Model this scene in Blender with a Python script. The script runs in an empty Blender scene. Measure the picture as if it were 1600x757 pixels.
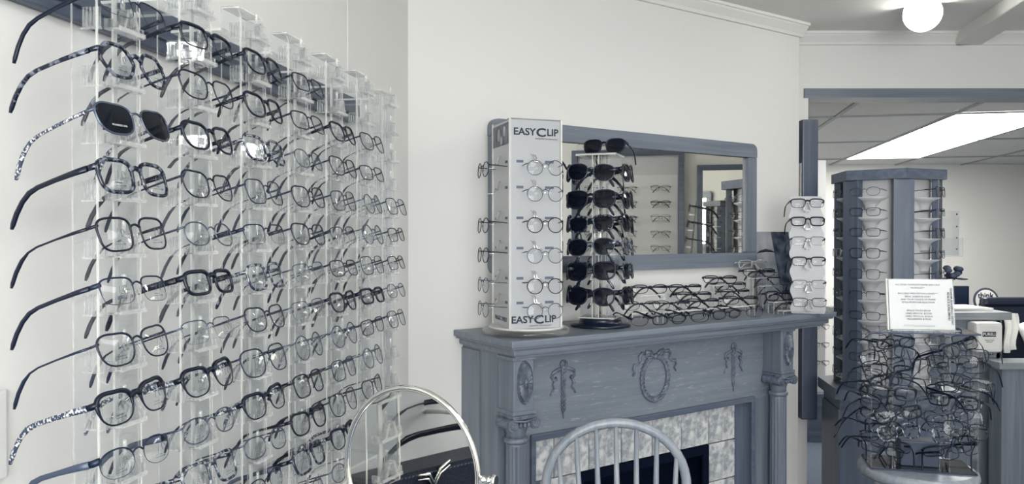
import bpy, bmesh, math, random
from mathutils import Matrix, Vector
R = math.radians
PI = math.pi
random.seed(7)
SC = bpy.context.scene
COL = SC.collection

# ---------------------------------------------------------------- camera
H = 1.5
F = 1200.0
PITCH = R(-0.5)
cd = bpy.data.cameras.new('camera')
cd.sensor_width = 36.0
cd.lens = 36.0 * F / 1600.0
cd.clip_start = 0.02
cam = bpy.data.objects.new('camera', cd)
COL.objects.link(cam)
cam.location = (0, 0, H)
cam.rotation_euler = (R(90) + PITCH, 0, 0)
SC.camera = cam


def duo(g):
    """grey level 0..255 -> the photograph's navy-to-cream toning, linear rgb"""
    st = [(0, (4, 12, 30)), (25, (12, 26, 48)), (60, (52, 63, 83)), (105, (102, 110, 122)), (125, (121, 128, 137)), (150, (147, 151, 154)),
          (172, (172, 173, 175)), (205, (205, 205, 203)), (214, (214, 213, 209)), (235, (236, 235, 229)), (255, (255, 254, 247))]
    g = max(0, min(255, g))
    for (a, ca), (b, cb) in zip(st, st[1:]):
        if g <= b:
            f = (g - a) / (b - a)
            c = [ca[i] + (cb[i] - ca[i]) * f for i in range(3)]
            break
    out = []
    for v in c:
        v /= 255.0
        out.append(v / 12.92 if v <= .04045 else ((v + .055) / 1.055) ** 2.4)
    return (out[0], out[1], out[2], 1.0)


# ---------------------------------------------------------------- world, lights, exposure
W = bpy.data.worlds.new('world')
SC.world = W
W.use_nodes = True
W.node_tree.nodes['Background'].inputs['Color'].default_value = (0.92, 0.96, 1.0, 1)
W.node_tree.nodes['Background'].inputs['Strength'].default_value = 0.5
SC.view_settings.view_transform = 'Standard'
SC.view_settings.look = 'None'
SC.view_settings.gamma = 1.0
SC.view_settings.use_curve_mapping = False
SC.view_settings.exposure = 0.44
SC.cycles.transparent_max_bounces = 48
SC.cycles.max_bounces = 14
SC.cycles.glossy_bounces = 6
SC.cycles.diffuse_bounces = 5
SC.cycles.caustics_reflective = False
SC.cycles.caustics_refractive = False
SC.cycles.sample_clamp_indirect = 6.0


def area_light(name, loc, rot, sx, sy, e, color=(1, 1, 1)):
    l = bpy.data.lights.new(name, 'AREA')
    l.shape = 'RECTANGLE'
    l.size = sx
    l.size_y = sy
    l.energy = e
    l.color = color
    o = bpy.data.objects.new(name, l)
    o.location = loc
    o.rotation_euler = rot
    COL.objects.link(o)
    return o


area_light('window_daylight', (0.6, -2.75, 1.65), (R(90), 0, 0), 3.3, 1.5, 185, (1.0, 1.0, 1.0))  # area lamp added outside the unseen rear window to light the room

# ---------------------------------------------------------------- materials


def new_mat(name):
    m = bpy.data.materials.new(name)
    m.use_nodes = True
    nt = m.node_tree
    return m, nt, nt.nodes['Principled BSDF'], nt.nodes['Material Output']


def plain(name, g, rough=.5, metal=0.0, bump=0.0, bscale=60, var=0, spec=.5, vscale=8):
    m, nt, p, out = new_mat(name)
    p.inputs['Base Color'].default_value = duo(g)
    p.inputs['Roughness'].default_value = rough
    p.inputs['Metallic'].default_value = metal
    p.inputs['Specular IOR Level'].default_value = spec
    if bump or var:
        tc = nt.nodes.new('ShaderNodeTexCoord')
    if var:
        n = nt.nodes.new('ShaderNodeTexNoise')
        n.inputs['Scale'].default_value = vscale
        n.inputs['Detail'].default_value = 5
        nt.links.new(tc.outputs['Object'], n.inputs['Vector'])
        r = nt.nodes.new('ShaderNodeValToRGB')
        r.color_ramp.elements[0].position = .35
        r.color_ramp.elements[1].position = .65
        r.color_ramp.elements[0].color = duo(g - var)
        r.color_ramp.elements[1].color = duo(g + var)
        nt.links.new(n.outputs['Fac'], r.inputs['Fac'])
        nt.links.new(r.outputs['Color'], p.inputs['Base Color'])
    if bump:
        n2 = nt.nodes.new('ShaderNodeTexNoise')
        n2.inputs['Scale'].default_value = bscale
        n2.inputs['Detail'].default_value = 4
        nt.links.new(tc.outputs['Object'], n2.inputs['Vector'])
        b = nt.nodes.new('ShaderNodeBump')
        b.inputs['Strength'].default_value = bump
        b.inputs['Distance'].default_value = .01
        nt.links.new(n2.outputs['Fac'], b.inputs['Height'])
        nt.links.new(b.outputs['Normal'], p.inputs['Normal'])
    return m


def wood(name, g, var=14, axis=0, rough=.38, scale=1.0, fleck=False):
    """grain runs along the local axis"""
    m, nt, p, out = new_mat(name)
    tc = nt.nodes.new('ShaderNodeTexCoord')
    mp = nt.nodes.new('ShaderNodeMapping')
    s = [55 * scale] * 3
    s[axis] = 2.2 * scale
    mp.inputs['Scale'].default_value = s
    nt.links.new(tc.outputs['Object'], mp.inputs['Vector'])
    n = nt.nodes.new('ShaderNodeTexNoise')
    n.inputs['Scale'].default_value = 1.0
    n.inputs['Detail'].default_value = 6
    n.inputs['Distortion'].default_value = .6
    nt.links.new(mp.outputs['Vector'], n.inputs['Vector'])
    r = nt.nodes.new('ShaderNodeValToRGB')
    r.color_ramp.elements[0].position = .3
    r.color_ramp.elements[1].position = .7
    r.color_ramp.elements[0].color = duo(g - var)
    r.color_ramp.elements[1].color = duo(g + var)
    nt.links.new(n.outputs['Fac'], r.inputs['Fac'])
    nt.links.new(r.outputs['Color'], p.inputs['Base Color'])
    if fleck:      # pale ray flecks of quarter-sawn oak
        m2 = nt.nodes.new('ShaderNodeMapping')
        m2.inputs['Rotation'].default_value = (0, R(-24), 0)
        m2.inputs['Scale'].default_value = (22, 40, 170)
        nt.links.new(tc.outputs['Object'], m2.inputs['Vector'])
        n2 = nt.nodes.new('ShaderNodeTexNoise')
        n2.inputs['Scale'].default_value = 1.0
        n2.inputs['Detail'].default_value = 2
        nt.links.new(m2.outputs['Vector'], n2.inputs['Vector'])
        r2 = nt.nodes.new('ShaderNodeValToRGB')
        r2.color_ramp.elements[0].position = .62
        r2.color_ramp.elements[1].position = .72
        nt.links.new(n2.outputs['Fac'], r2.inputs['Fac'])
        mc = nt.nodes.new('ShaderNodeMix')
        mc.data_type = 'RGBA'
        nt.links.new(r2.outputs['Color'], mc.inputs['Factor'])
        nt.links.new(r.outputs['Color'], mc.inputs['A'])
        mc.inputs['B'].default_value = duo(g + 26)
        nt.links.new(mc.outputs['Result'], p.inputs['Base Color'])
    p.inputs['Roughness'].default_value = rough
    b = nt.nodes.new('ShaderNodeBump')
    b.inputs['Strength'].default_value = .12
    b.inputs['Distance'].default_value = .004
    nt.links.new(n.outputs['Fac'], b.inputs['Height'])
    nt.links.new(b.outputs['Normal'], p.inputs['Normal'])
    return m


def clear(name, tint=.95, body=0.0, g=235, ior=1.5, gloss=1.0, rough=.02):
    """thin clear sheet: straight transmission + fresnel gloss (+ a little milky body)"""
    m, nt, p, out = new_mat(name)
    t = nt.nodes.new('ShaderNodeBsdfTransparent')
    t.inputs['Color'].default_value = (tint * .985, tint * .993, tint, 1)
    gl = nt.nodes.new('ShaderNodeBsdfGlossy')
    gl.inputs['Roughness'].default_value = rough
    gl.inputs['Color'].default_value = (gloss, gloss, gloss, 1)
    fr = nt.nodes.new('ShaderNodeFresnel')
    geo = nt.nodes.new('ShaderNodeNewGeometry')
    mr = nt.nodes.new('ShaderNodeMapRange')
    mr.inputs['To Min'].default_value = ior
    mr.inputs['To Max'].default_value = 1.0 / ior      # same reflectance from either side of the sheet
    nt.links.new(geo.outputs['Backfacing'], mr.inputs['Value'])
    nt.links.new(mr.outputs['Result'], fr.inputs['IOR'])
    mx = nt.nodes.new('ShaderNodeMixShader')
    nt.links.new(fr.outputs['Fac'], mx.inputs['Fac'])
    src = t.outputs['BSDF']
    if body > 0:
        d = nt.nodes.new('ShaderNodeBsdfDiffuse')
        d.inputs['Color'].default_value = duo(g)
        m2 = nt.nodes.new('ShaderNodeMixShader')
        m2.inputs['Fac'].default_value = body
        nt.links.new(t.outputs['BSDF'], m2.inputs[1])
        nt.links.new(d.outputs['BSDF'], m2.inputs[2])
        src = m2.outputs['Shader']
    nt.links.new(src, mx.inputs[1])
    nt.links.new(gl.outputs['BSDF'], mx.inputs[2])
    nt.links.new(mx.outputs['Shader'], out.inputs['Surface'])
    return m


def moulded(name, glass=.5, rough=.0, ior=1.45):
    """clear moulded plastic: bends what is behind it, lets most light through"""
    m, nt, p, out = new_mat(name)
    t = nt.nodes.new('ShaderNodeBsdfTransparent')
    t.inputs['Color'].default_value = (.97, .975, .98, 1)
    g = nt.nodes.new('ShaderNodeBsdfGlass')
    g.inputs['IOR'].default_value = ior
    g.inputs['Roughness'].default_value = rough
    mx = nt.nodes.new('ShaderNodeMixShader')
    mx.inputs['Fac'].default_value = glass
    nt.links.new(t.outputs['BSDF'], mx.inputs[1])
    nt.links.new(g.outputs['BSDF'], mx.inputs[2])
    nt.links.new(mx.outputs['Shader'], out.inputs['Surface'])
    return m


def emit(name, color, strength):
    m, nt, p, out = new_mat(name)
    p.inputs['Base Color'].default_value = (.8, .8, .8, 1)
    p.inputs['Emission Color'].default_value = color
    p.inputs['Emission Strength'].default_value = strength
    return m


def tortoise(name, g0=22, g1=120, scale=110):
    m, nt, p, out = new_mat(name)
    tc = nt.nodes.new('ShaderNodeTexCoord')
    n = nt.nodes.new('ShaderNodeTexNoise')
    n.inputs['Scale'].default_value = scale
    n.inputs['Detail'].default_value = 2
    nt.links.new(tc.outputs['Object'], n.inputs['Vector'])
    r = nt.nodes.new('ShaderNodeValToRGB')
    r.color_ramp.elements[0].position = .5
    r.color_ramp.elements[1].position = .62
    r.color_ramp.elements[0].color = duo(g0)
    r.color_ramp.elements[1].color = duo(g1)
    nt.links.new(n.outputs['Fac'], r.inputs['Fac'])
    nt.links.new(r.outputs['Color'], p.inputs['Base Color'])
    p.inputs['Roughness'].default_value = .18
    return m


M = {}
M['wall'] = plain('painted_wall', 216, .75, bump=.05, bscale=40)
M['wall_far'] = plain('far_wall_paint', 222, .8)
M['ceiling'] = plain('ceiling_paint', 222, .85, bump=.08, bscale=120)
M['trim'] = plain('white_trim', 222, .5)
M['carpet'] = plain('grey_carpet', 82, .95, bump=.5, bscale=400, var=14, vscale=140)
M['tile_ceiling'] = plain('mineral_ceiling_tile', 198, .9, bump=.15, bscale=220, var=4, vscale=90)
M['grid'] = plain('ceiling_grid_metal', 150, .6)
M['oak'] = wood('oak_along', 112, 11, 0)
M['oak_up'] = wood('oak_upright', 110, 11, 2)
M['oak_front'] = wood('oak_figured_panel', 118, 8, 0, scale=.8, fleck=True)
M['oak_dark'] = wood('dark_oak', 86, 10, 0)
M['oak_dark_up'] = wood('dark_oak_upright', 84, 10, 2)
M['carve'] = plain('carved_oak', 98, .4, var=16, vscale=60)
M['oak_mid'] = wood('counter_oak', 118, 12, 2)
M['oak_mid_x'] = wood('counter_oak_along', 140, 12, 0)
M['chairwood'] = wood('chair_wood', 130, 14, 2, rough=.32)
M['rail'] = wood('rail_wood', 74, 10, 0)
M['black'] = plain('black_plastic', 14, .28)
M['soot'] = plain('firebox_black', 3, .9, spec=.1)
M['blackmatte'] = plain('black_fabric', 22, .8, bump=.3, bscale=300)
M['leather'] = plain('black_leather', 6, .5, spec=.15, bump=.2, bscale=260)
M['navy'] = plain('navy_ink', 26, .6)
M['ink'] = plain('grey_ink', 95, .7)
M['paper'] = plain('white_paper', 214, .7)
M['card'] = plain('grey_card', 205, .6)
M['whiteplastic'] = plain('white_plastic', 226, .35)
M['frost'] = plain('frosted_white_acrylic', 186, .28, spec=.6)
M['chrome'] = plain('chrome', 235, .08, 1.0)
M['mirror'] = plain('silvered_glass', 244, .015, 1.0)
M['acrylic'] = clear('clear_acrylic', .985, gloss=.8)
M['edge'] = clear('acrylic_cut_edge', .9, .5, 252)
M['clip'] = clear('clear_moulded_clip', .965, .06, 240, ior=1.5, gloss=.9)
M['moulded'] = moulded('clear_cast_plastic')
M['clipedge'] = clear('clip_edge', .92, .2, 250)
M['smoke'] = clear('smoked_acrylic', .5, .12, 60)
M['lens'] = clear('demo_lens', .975, .0, ior=1.5, gloss=.38)
M['sunlens'] = clear('dark_sun_lens', .05, .4, 8, ior=1.5, gloss=.45)
M['greylens'] = clear('half_tinted_lens', .4, .1, 60, ior=1.6)
M['pane'] = clear('window_pane', .97)
M['f_black'] = plain('gloss_black_frame', 5, .3, spec=.35)
M['f_navy'] = plain('dark_navy_frame', 14, .35, spec=.4)
M['f_gun'] = plain('gunmetal_frame', 38, .35, .4)
M['f_silver'] = plain('silver_frame', 88, .25, .6)
M['f_grey'] = plain('grey_frame', 70, .35)
M['f_tort'] = tortoise('tortoise_frame', 10, 110)
M['f_tortgrey'] = tortoise('mottled_grey_frame', 34, 150, 140)
M['f_pattern'] = tortoise('patterned_silver_temple', 60, 205, 320)
M['f_crystal'] = clear('crystal_frame', .75, .35, 200)
M['pad'] = clear('nose_pad_silicone', .85, .3, 220)
M['lamp'] = emit('lit_diffuser', (1.0, .985, .94, 1), 14.0)
M['spot'] = emit('lit_bulb', (1.0, .985, .94, 1), 34.0)
M['roomlamp'] = emit('front_room_diffuser', (1.0, 1.0, 1.0, 1), 8.3)  # glow of the unseen ceiling panels added to brighten the front room
M['flower'] = plain('dark_silk_petal', 60, .7, var=20, vscale=40)
M['leaf'] = plain('dark_leaf', 45, .6)
M['photo_grey'] = plain('printed_face_grey', 142, .4, var=25, vscale=9)
M['photo_dark'] = plain('printed_dark', 58, .4, var=35, vscale=22)
M['cloth'] = plain('white_cloth', 225, .8, bump=.3, bscale=30)


def marble(name, g0, g1):
    m, nt, p, out = new_mat(name)
    tc = nt.nodes.new('ShaderNodeTexCoord')
    n = nt.nodes.new('ShaderNodeTexNoise')
    n.inputs['Scale'].default_value = 42
    n.inputs['Detail'].default_value = 7
    n.inputs['Distortion'].default_value = .2
    nt.links.new(tc.outputs['Object'], n.inputs['Vector'])
    r = nt.nodes.new('ShaderNodeValToRGB')
    r.color_ramp.elements[0].position = .36
    r.color_ramp.elements[1].position = .62
    r.color_ramp.elements[0].color = duo(g0)
    r.color_ramp.elements[1].color = duo(g1)
    nt.links.new(n.outputs['Fac'], r.inputs['Fac'])
    nt.links.new(r.outputs['Color'], p.inputs['Base Color'])
    p.inputs['Roughness'].default_value = .3
    return m


M['tile'] = marble('mottled_tile', 140, 202)

# ---------------------------------------------------------------- mesh helpers


class MB:
    def __init__(s):
        s.v, s.f, s.m, s.sm = [], [], [], []

    def add(s, vs, fs, mi=0, smooth=False):
        o = len(s.v)
        s.v += [tuple(x) for x in vs]
        for f in fs:
            s.f.append(tuple(i + o for i in f))
            s.m.append(mi)
            s.sm.append(smooth)

    def box(s, x0, x1, y0, y1, z0, z1, mi=0, edge=None, mat=None):
        """edge: material index for the faces other than the pair of largest ones"""
        vs = [Vector(p) for p in ((x0, y0, z0), (x1, y0, z0), (x1, y1, z0), (x0, y1, z0),
                                  (x0, y0, z1), (x1, y0, z1), (x1, y1, z1), (x0, y1, z1))]
        if mat:
            vs = [mat @ p for p in vs]
        fs = [(0, 3, 2, 1), (4, 5, 6, 7), (0, 1, 5, 4), (2, 3, 7, 6), (1, 2, 6, 5), (3, 0, 4, 7)]
        dx, dy, dz = abs(x1 - x0), abs(y1 - y0), abs(z1 - z0)
        ar = [dx * dy, dx * dy, dx * dz, dx * dz, dy * dz, dy * dz]
        mx = max(ar)
        o = len(s.v)
        s.v += [tuple(p) for p in vs]
        for f, a in zip(fs, ar):
            s.f.append(tuple(i + o for i in f))
            s.m.append(mi if (edge is None or a > mx * .999) else edge)
            s.sm.append(False)

    def bbox(s, x0, x1, y0, y1, z0, z1, b=.004, mi=0):
        """box with chamfered edges"""
        bm = bmesh.new()
        bmesh.ops.create_cube(bm, size=1.0)
        for v in bm.verts:
            v.co = ((x0 + x1) / 2 + v.co.x * (x1 - x0), (y0 + y1) / 2 + v.co.y * (y1 - y0), (z0 + z1) / 2 + v.co.z * (z1 - z0))
        bmesh.ops.bevel(bm, geom=list(bm.edges), offset=b, segments=2, profile=.6, affect='EDGES')
        bm.verts.index_update()
        s.add([v.co[:] for v in bm.verts], [[v.index for v in f.verts] for f in bm.faces], mi)
        bm.free()

    def tube(s, path, r, n=6, closed=False, mi=0, caps=True, smooth=True, up=None):
        """r: number or list; each entry may be a number or (ra, rb): ra along up-ish, rb sideways"""
        P = [Vector(p) for p in path]
        k = len(P)
        rr = r if isinstance(r, (list, tuple)) and len(r) == k else [r] * k
        base = len(s.v)
        prev = Vector(up) if up else None
        for i in range(k):
            a = P[(i - 1) % k] if (closed or i > 0) else P[i]
            b = P[(i + 1) % k] if (closed or i < k - 1) else P[i]
            t = (b - a)
            if t.length < 1e-9:
                t = Vector((0, 0, 1))
            t.normalize()
            if prev is None:
                prev = Vector((0, 0, 1)) if abs(t.z) < .9 else Vector((1, 0, 0))
            q = prev - t * prev.dot(t)
            if q.length < 1e-6:
                q = t.orthogonal()
            q.normalize()
            if not up:
                prev = q
            w = t.cross(q)
            ri = rr[i]
            ra, rb = ri if isinstance(ri, (list, tuple)) else (ri, ri)
            for j in range(n):
                ang = 2 * PI * (j + .5) / n
                s.v.append(tuple(P[i] + q * (ra * math.cos(ang)) + w * (rb * math.sin(ang))))
        for i in range(k if closed else k - 1):
            i2 = (i + 1) % k
            for j in range(n):
                j2 = (j + 1) % n
                s.f.append((base + i * n + j, base + i * n + j2, base + i2 * n + j2, base + i2 * n + j))
                s.m.append(mi)
                s.sm.append(smooth)
        if caps and not closed:
            s.f.append(tuple(base + j for j in range(n))[::-1])
            s.f.append(tuple(base + (k - 1) * n + j for j in range(n)))
            s.m += [mi, mi]
            s.sm += [False, False]

    def lathe(s, prof, n=24, mi=0, smooth=True, cx=0, cy=0, rad=None):
        """prof: (r, z) list; rad(theta, r, z)->r hook"""
        base = len(s.v)
        for (r, z) in prof:
            for j in range(n):
                a = 2 * PI * j / n
                q = rad(a, r, z) if rad else r
                s.v.append((cx + q * math.cos(a), cy + q * math.sin(a), z))
        for i in range(len(prof) - 1):
            for j in range(n):
                j2 = (j + 1) % n
                s.f.append((base + i * n + j, base + i * n + j2, base + (i + 1) * n + j2, base + (i + 1) * n + j))
                s.m.append(mi)
                s.sm.append(smooth)
        s.f.append(tuple(base + j for j in range(n))[::-1])
        s.f.append(tuple(base + (len(prof) - 1) * n + j for j in range(n)))
        s.m += [mi, mi]
        s.sm += [False, False]

    def prism(s, poly, z0, z1, mi=0, side=None, mat=None, smooth=False):
        """poly: (x, y) ccw; extruded along z"""
        n = len(poly)
        vs = [Vector((x, y, z0)) for x, y in poly] + [Vector((x, y, z1)) for x, y in poly]
        if mat:
            vs = [mat @ p for p in vs]
        o = len(s.v)
        s.v += [tuple(p) for p in vs]
        s.f += [tuple(o + i for i in range(n))[::-1], tuple(o + n + i for i in range(n))]
        s.m += [mi, mi]
        s.sm += [False, False]
        for i in range(n):
            j = (i + 1) % n
            s.f.append((o + i, o + j, o + n + j, o + n + i))
            s.m.append(mi if side is None else side)
            s.sm.append(smooth)

    def blob(s, c, rx, ry, rz, n=8, k=5, mi=0, mat=None):
        base = len(s.v)
        c = Vector(c)
        for i in range(k + 1):
            ph = -PI / 2 + PI * i / k
            for j in range(n):
                a = 2 * PI * j / n
                p = Vector((rx * math.cos(ph) * math.cos(a), ry * math.cos(ph) * math.sin(a), rz * math.sin(ph)))
                if mat:
                    p = mat @ p
                s.v.append(tuple(c + p))
        for i in range(k):
            for j in range(n):
                j2 = (j + 1) % n
                s.f.append((base + i * n + j, base + i * n + j2, base + (i + 1) * n + j2, base + (i + 1) * n + j))
                s.m.append(mi)
                s.sm.append(True)

    def mesh(s, name, mats):
        me = bpy.data.meshes.new(name)
        me.from_pydata(s.v, [], s.f)
        if not isinstance(mats, (list, tuple)):
            mats = [mats]
        for m in mats:
            me.materials.append(m)
        me.polygons.foreach_set('material_index', s.m)
        me.polygons.foreach_set('use_smooth', s.sm)
        me.validate()
        me.update()
        return me

    def build(s, name, mats, parent=None, mw=None):
        return link(name, s.mesh(name, mats), parent, mw)


def link(name, data, parent=None, mw=None):
    o = bpy.data.objects.new(name, data)
    COL.objects.link(o)
    if parent:
        o.parent = parent
    if mw is not None:
        o.matrix_local = mw
    return o


def tag(o, label=None, cat=None, group=None, kind=None):
    if label:
        o['label'] = label
    if cat:
        o['category'] = cat
    if group:
        o['group'] = group
    if kind:
        o['kind'] = kind
    return o


def thing(name, label, cat, mw=None, group=None):
    o = bpy.data.objects.new(name, None)
    o.empty_display_size = .05
    COL.objects.link(o)
    if mw is not None:
        o.matrix_local = mw
    return tag(o, label, cat, group)


def T(x, y, z):
    return Matrix.Translation((x, y, z))


def RZ(a):
    return Matrix.Rotation(a, 4, 'Z')


def RX(a):
    return Matrix.Rotation(a, 4, 'X')


def RY(a):
    return Matrix.Rotation(a, 4, 'Y')


def text(body, size, mat, parent, mw, name='lettering', ext=.0004, bold=0.0, align='CENTER', sx=1.0, spacing=1.0, line=1.0):
    """flat lettering facing local -y, upright along z"""
    c = bpy.data.curves.new(name, 'FONT')
    c.body = body
    c.size = size
    c.extrude = ext
    c.offset = bold
    c.align_x = align
    c.align_y = 'CENTER'
    c.space_character = spacing
    c.space_line = line
    c.resolution_u = 3
    c.materials.append(mat)
    tmp = bpy.data.objects.new(name, c)
    me = bpy.data.meshes.new_from_object(tmp)
    bpy.data.objects.remove(tmp)
    if not me.materials:
        me.materials.append(mat)
    o = bpy.data.objects.new(name, me)
    COL.objects.link(o)
    o.parent = parent
    o.matrix_local = mw @ RX(R(90)) @ Matrix.Diagonal((sx, 1, 1, 1))
    return o


# pixel helpers: a ray of the photograph into the room
def ray(px, py):
    v = Vector(((px - 800) / F, 1.0, -(py - 378.5) / F))
    return Matrix.Rotation(PITCH, 3, 'X') @ v


def P(px, py, Y):
    d = ray(px, py)
    return Vector((0, 0, H)) + d * (Y / d.y)


# fireplace (diagonal) wall frame: x along the wall, y into the wall, z up
AV = math.atan2(.555, .832)
W0 = Vector((-.191, 2.486, 0))
DM = T(*W0) @ RZ(AV)
VV = Vector((math.cos(AV), math.sin(AV), 0))
NN = Vector((math.sin(AV), -math.cos(AV), 0))


def DW(px, py, t):
    """local (s, z) on the plane t in front of the fireplace wall"""
    d = ray(px, py)
    o = W0 + NN * t
    k = (o - Vector((0, 0, 0))).dot(NN) / d.dot(NN)
    p = d * k
    return (p - W0).dot(VV), H + p.z


# left wall frame: x along the wall away from the camera, y into the wall
AL = math.atan2(.982, .188)
G0 = P(203, 368, .9)
LM = T(G0.x, G0.y, 0) @ RZ(AL)
WALL_Y = .16
UU = Vector((math.cos(AL), math.sin(AL), 0))
CZ = 2.45      # front room ceiling
FZ = 2.165     # far room ceiling

# ================================================================ STRUCTURE
def struct(name, mb, mats, mw=None, parent=None):
    o = mb.build(name, mats, parent, mw)
    if parent is None:
        o['kind'] = 'structure'
    return o


b = MB(); b.box(-2.5, 7.5, -3.0, 8.0, -.1, 0)
struct('floor', b, M['carpet'])
b = MB(); b.box(-2.2, 3.6, -3.0, 3.70, CZ, CZ + .1)
struct('ceiling', b, M['ceiling'])
b = MB(); b.box(-4.2, 1.518, WALL_Y, WALL_Y + .1, 0, CZ)
wl = struct('wall_left', b, M['wall'], LM)
b = MB(); b.box(1.02, 1.026, WALL_Y - .0012, WALL_Y, 0, CZ)
struct('trim_1', b, M['wall'], LM)
b = MB(); b.box(-.163, 1.79, 0, .1, 0, CZ)
struct('wall_fireplace', b, M['wall'], DM)


def crown(x0, x1):
    b = MB()
    prof = [(0, -.055), (-.012, -.055), (-.018, -.043), (-.026, -.034), (-.04, -.02), (-.045, -.012), (-.052, -.012), (-.052, 0), (0, 0)]
    n = len(prof)
    vs = [(x0, y, CZ + z) for y, z in prof] + [(x1, y, CZ + z) for y, z in prof]
    fs = [(i, (i + 1) % n, n + (i + 1) % n, n + i) for i in range(n)] + [tuple(range(n))[::-1], tuple(range(n, 2 * n))]
    b.add(vs, fs)
    return b


struct('trim_2', crown(-.1, 1.80), M['trim'], DM)
WEND = W0 + VV * 1.79
OY = 3.62
# the wall with the wide opening to the back room
b = MB(); b.box(WEND.x - .12, 1.394, OY, OY + .12, 0, CZ); b.box(1.394, 3.2, OY, OY + .12, 2.19, CZ)
b.box(2.9, 3.2, OY, OY + .12, 0, 2.19)
b.prism([(WEND.x, WEND.y), (WEND.x + .02, WEND.y + .14), (WEND.x - .14, WEND.y + .14), (WEND.x - .06, WEND.y + .083)], 0, CZ)
struct('wall_right', b, M['wall'])
struct('trim_3', crown(1.30, 3.2), M['trim'], T(0, OY, 0))
b = MB(); b.box(1.372, 3.1, OY - .012, OY + .13, 2.147, 2.19)
struct('trim_4', b, M['oak'])
# side wall of the front room (it shows in the mirror) and the rear wall with an unseen window, added to let in light
WS = T(2.2, 0, 0) @ RZ(AL - PI)     # x towards the camera side, y into the wall
b = MB(); b.box(-3.75, 3.3, 0, .1, 0, CZ)
struct('wall_side', b, M['wall_far'], WS)
b = MB()
b.box(-2.0, -1.1, -2.6, -2.5, 0, CZ); b.box(2.3, 3.4, -2.6, -2.5, 0, CZ)
b.box(-1.1, 2.3, -2.6, -2.5, 0, .85); b.box(-1.1, 2.3, -2.6, -2.5, 2.3, CZ)
struct('wall_rear', b, M['wall'])
wn = tag(bpy.data.objects.new('window_1', None), kind='structure'); COL.objects.link(wn)
b = MB()
for x in (-1.1, .55, 2.25):
    b.box(x, x + .05, -2.58, -2.52, .85, 2.3)
for z in (.85, 2.25):
    b.box(-1.1, 2.3, -2.58, -2.52, z, z + .05)
b.build('window_frame', M['trim'], wn)
b = MB(); b.box(-1.05, 2.25, -2.553, -2.549, .9, 2.25)
b.build('pane', M['pane'], wn)
# beam across the ceiling, parallel to the left wall
bp = P(1512, 66, OY)
b = MB(); b.bbox(-2.4, .0, -.062, .062, -.055, .02, .006)
struct('trim_5', b, M['ceiling'], T(bp.x, OY, CZ) @ RZ(AL))

# back room
b = MB(); b.box(1.2, 7.2, 7.25, 7.35, 0, 2.4)
struct('wall_back', b, M['wall_far'])
b = MB(); b.box(0, 4.2, 0, .1, 0, 2.4)
struct('wall_back_left', b, M['wall_far'], T(1.30, OY + .12, 0) @ RZ(AL))
b = MB(); b.box(7.1, 7.2, OY, 7.3, 0, 2.4)
struct('wall_back_right', b, M['wall_far'])
# suspended ceiling: tile joints follow the left wall's direction
CG = T(2.316, 3.68, FZ) @ RZ(AL - PI / 2)   # local x across, local y away
b = MB()
rows = [-.70, .53, 1.79, 3.07, 4.3]
cols = [-1.22, -.61, 0, .61, 1.22, 1.83, 2.44, 3.05]
SN, CS = math.sin(AL - PI / 2), math.cos(AL - PI / 2)


def front_y(x):      # where the opening wall's rear face cuts the ceiling grid
    return (OY + .1 - 3.68 - x * SN) / CS


def clipped(x0, x1, y0, y1):
    return [(x0, max(y0, front_y(x0))), (x1, max(y0, front_y(x1))), (x1, y1), (x0, y1)]


for x in cols:
    b.prism(clipped(x - .012, x + .012, rows[0], rows[-1]), -.004, .004)
for y in rows[1:4]:
    b.box(cols[0], cols[-1], y - .012, y + .012, -.0045, .004)
bc = struct('ceiling', b, M['grid'], CG)
for j in range(4):
    tm = None
    for x in cols[:-1]:
        if abs(x) < .01 and j in (1, 2):
            continue
        if j == 0:
            y1 = rows[1] - .013
            if y1 < max(front_y(x), front_y(x + .61)) + .02:
                continue
            t_ = MB(); t_.prism([(px_ - x, py_ - rows[0]) for px_, py_ in clipped(x + .013, x + .597, rows[0], y1)], .004, .02)
            link('tile', t_.mesh('tile', M['tile_ceiling']), bc, T(x, rows[0], 0))
            continue
        if tm is None:
            d = rows[j + 1] - rows[j]
            t_ = MB(); t_.box(.013, .597, .013, d - .013, .004, .02)
            tm = t_.mesh('tile', M['tile_ceiling'])
        link('tile', tm, bc, T(x, rows[j], 0))
b = MB(); b.prism(clipped(-1.4, 4.4, -1, 4.4), .04, .06)
b.build('backing', M['wall_far'], bc)
for j, lab in ((1, 'nearer of two lit fluorescent troffers in the back room ceiling'), (2, 'farther of two lit fluorescent troffers in the back room ceiling')):
    lt = thing('ceiling_light', lab, 'light', CG @ T(0, rows[j], 0), 'back room troffers')
    d = rows[j + 1] - rows[j]
    b = MB(); b.box(.014, .596, .004, d - .004, -.002, .004)
    b.build('diffuser', M['lamp'], lt)
    b = MB()
    for a in ((.0, .014, 0, d), (.596, .61, 0, d)):
        b.box(a[0], a[1], a[2], a[3], -.004, .02)
    b.build('frame', M['grid'], lt)

# unseen fill panels over and behind the camera, added to light the front room
for i, (x, y) in enumerate(((1.6, 1.95), (.7, .1), (1.7, -1.2))):
    lt = thing('ceiling_light', ['lit front room ceiling panel nearest the fireplace mantel', 'lit front room ceiling panel above the camera', 'lit front room ceiling panel nearest the rear window'][i], 'light', T(x, y, CZ), 'front room panels')
    hl = .32 if i == 0 else .58
    b = MB(); b.box(-.28, .28, -hl, hl, -.02, -.012)
    b.build('diffuser', M['roomlamp'], lt)
    b = MB()
    b.box(-.31, -.28, -hl - .03, hl + .03, -.03, 0); b.box(.28, .31, -hl - .03, hl + .03, -.03, 0); b.box(-.28, .28, -hl - .03, -hl, -.03, 0); b.box(-.28, .28, hl, hl + .03, -.03, 0)
    b.build('frame', M['trim'], lt)

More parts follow.
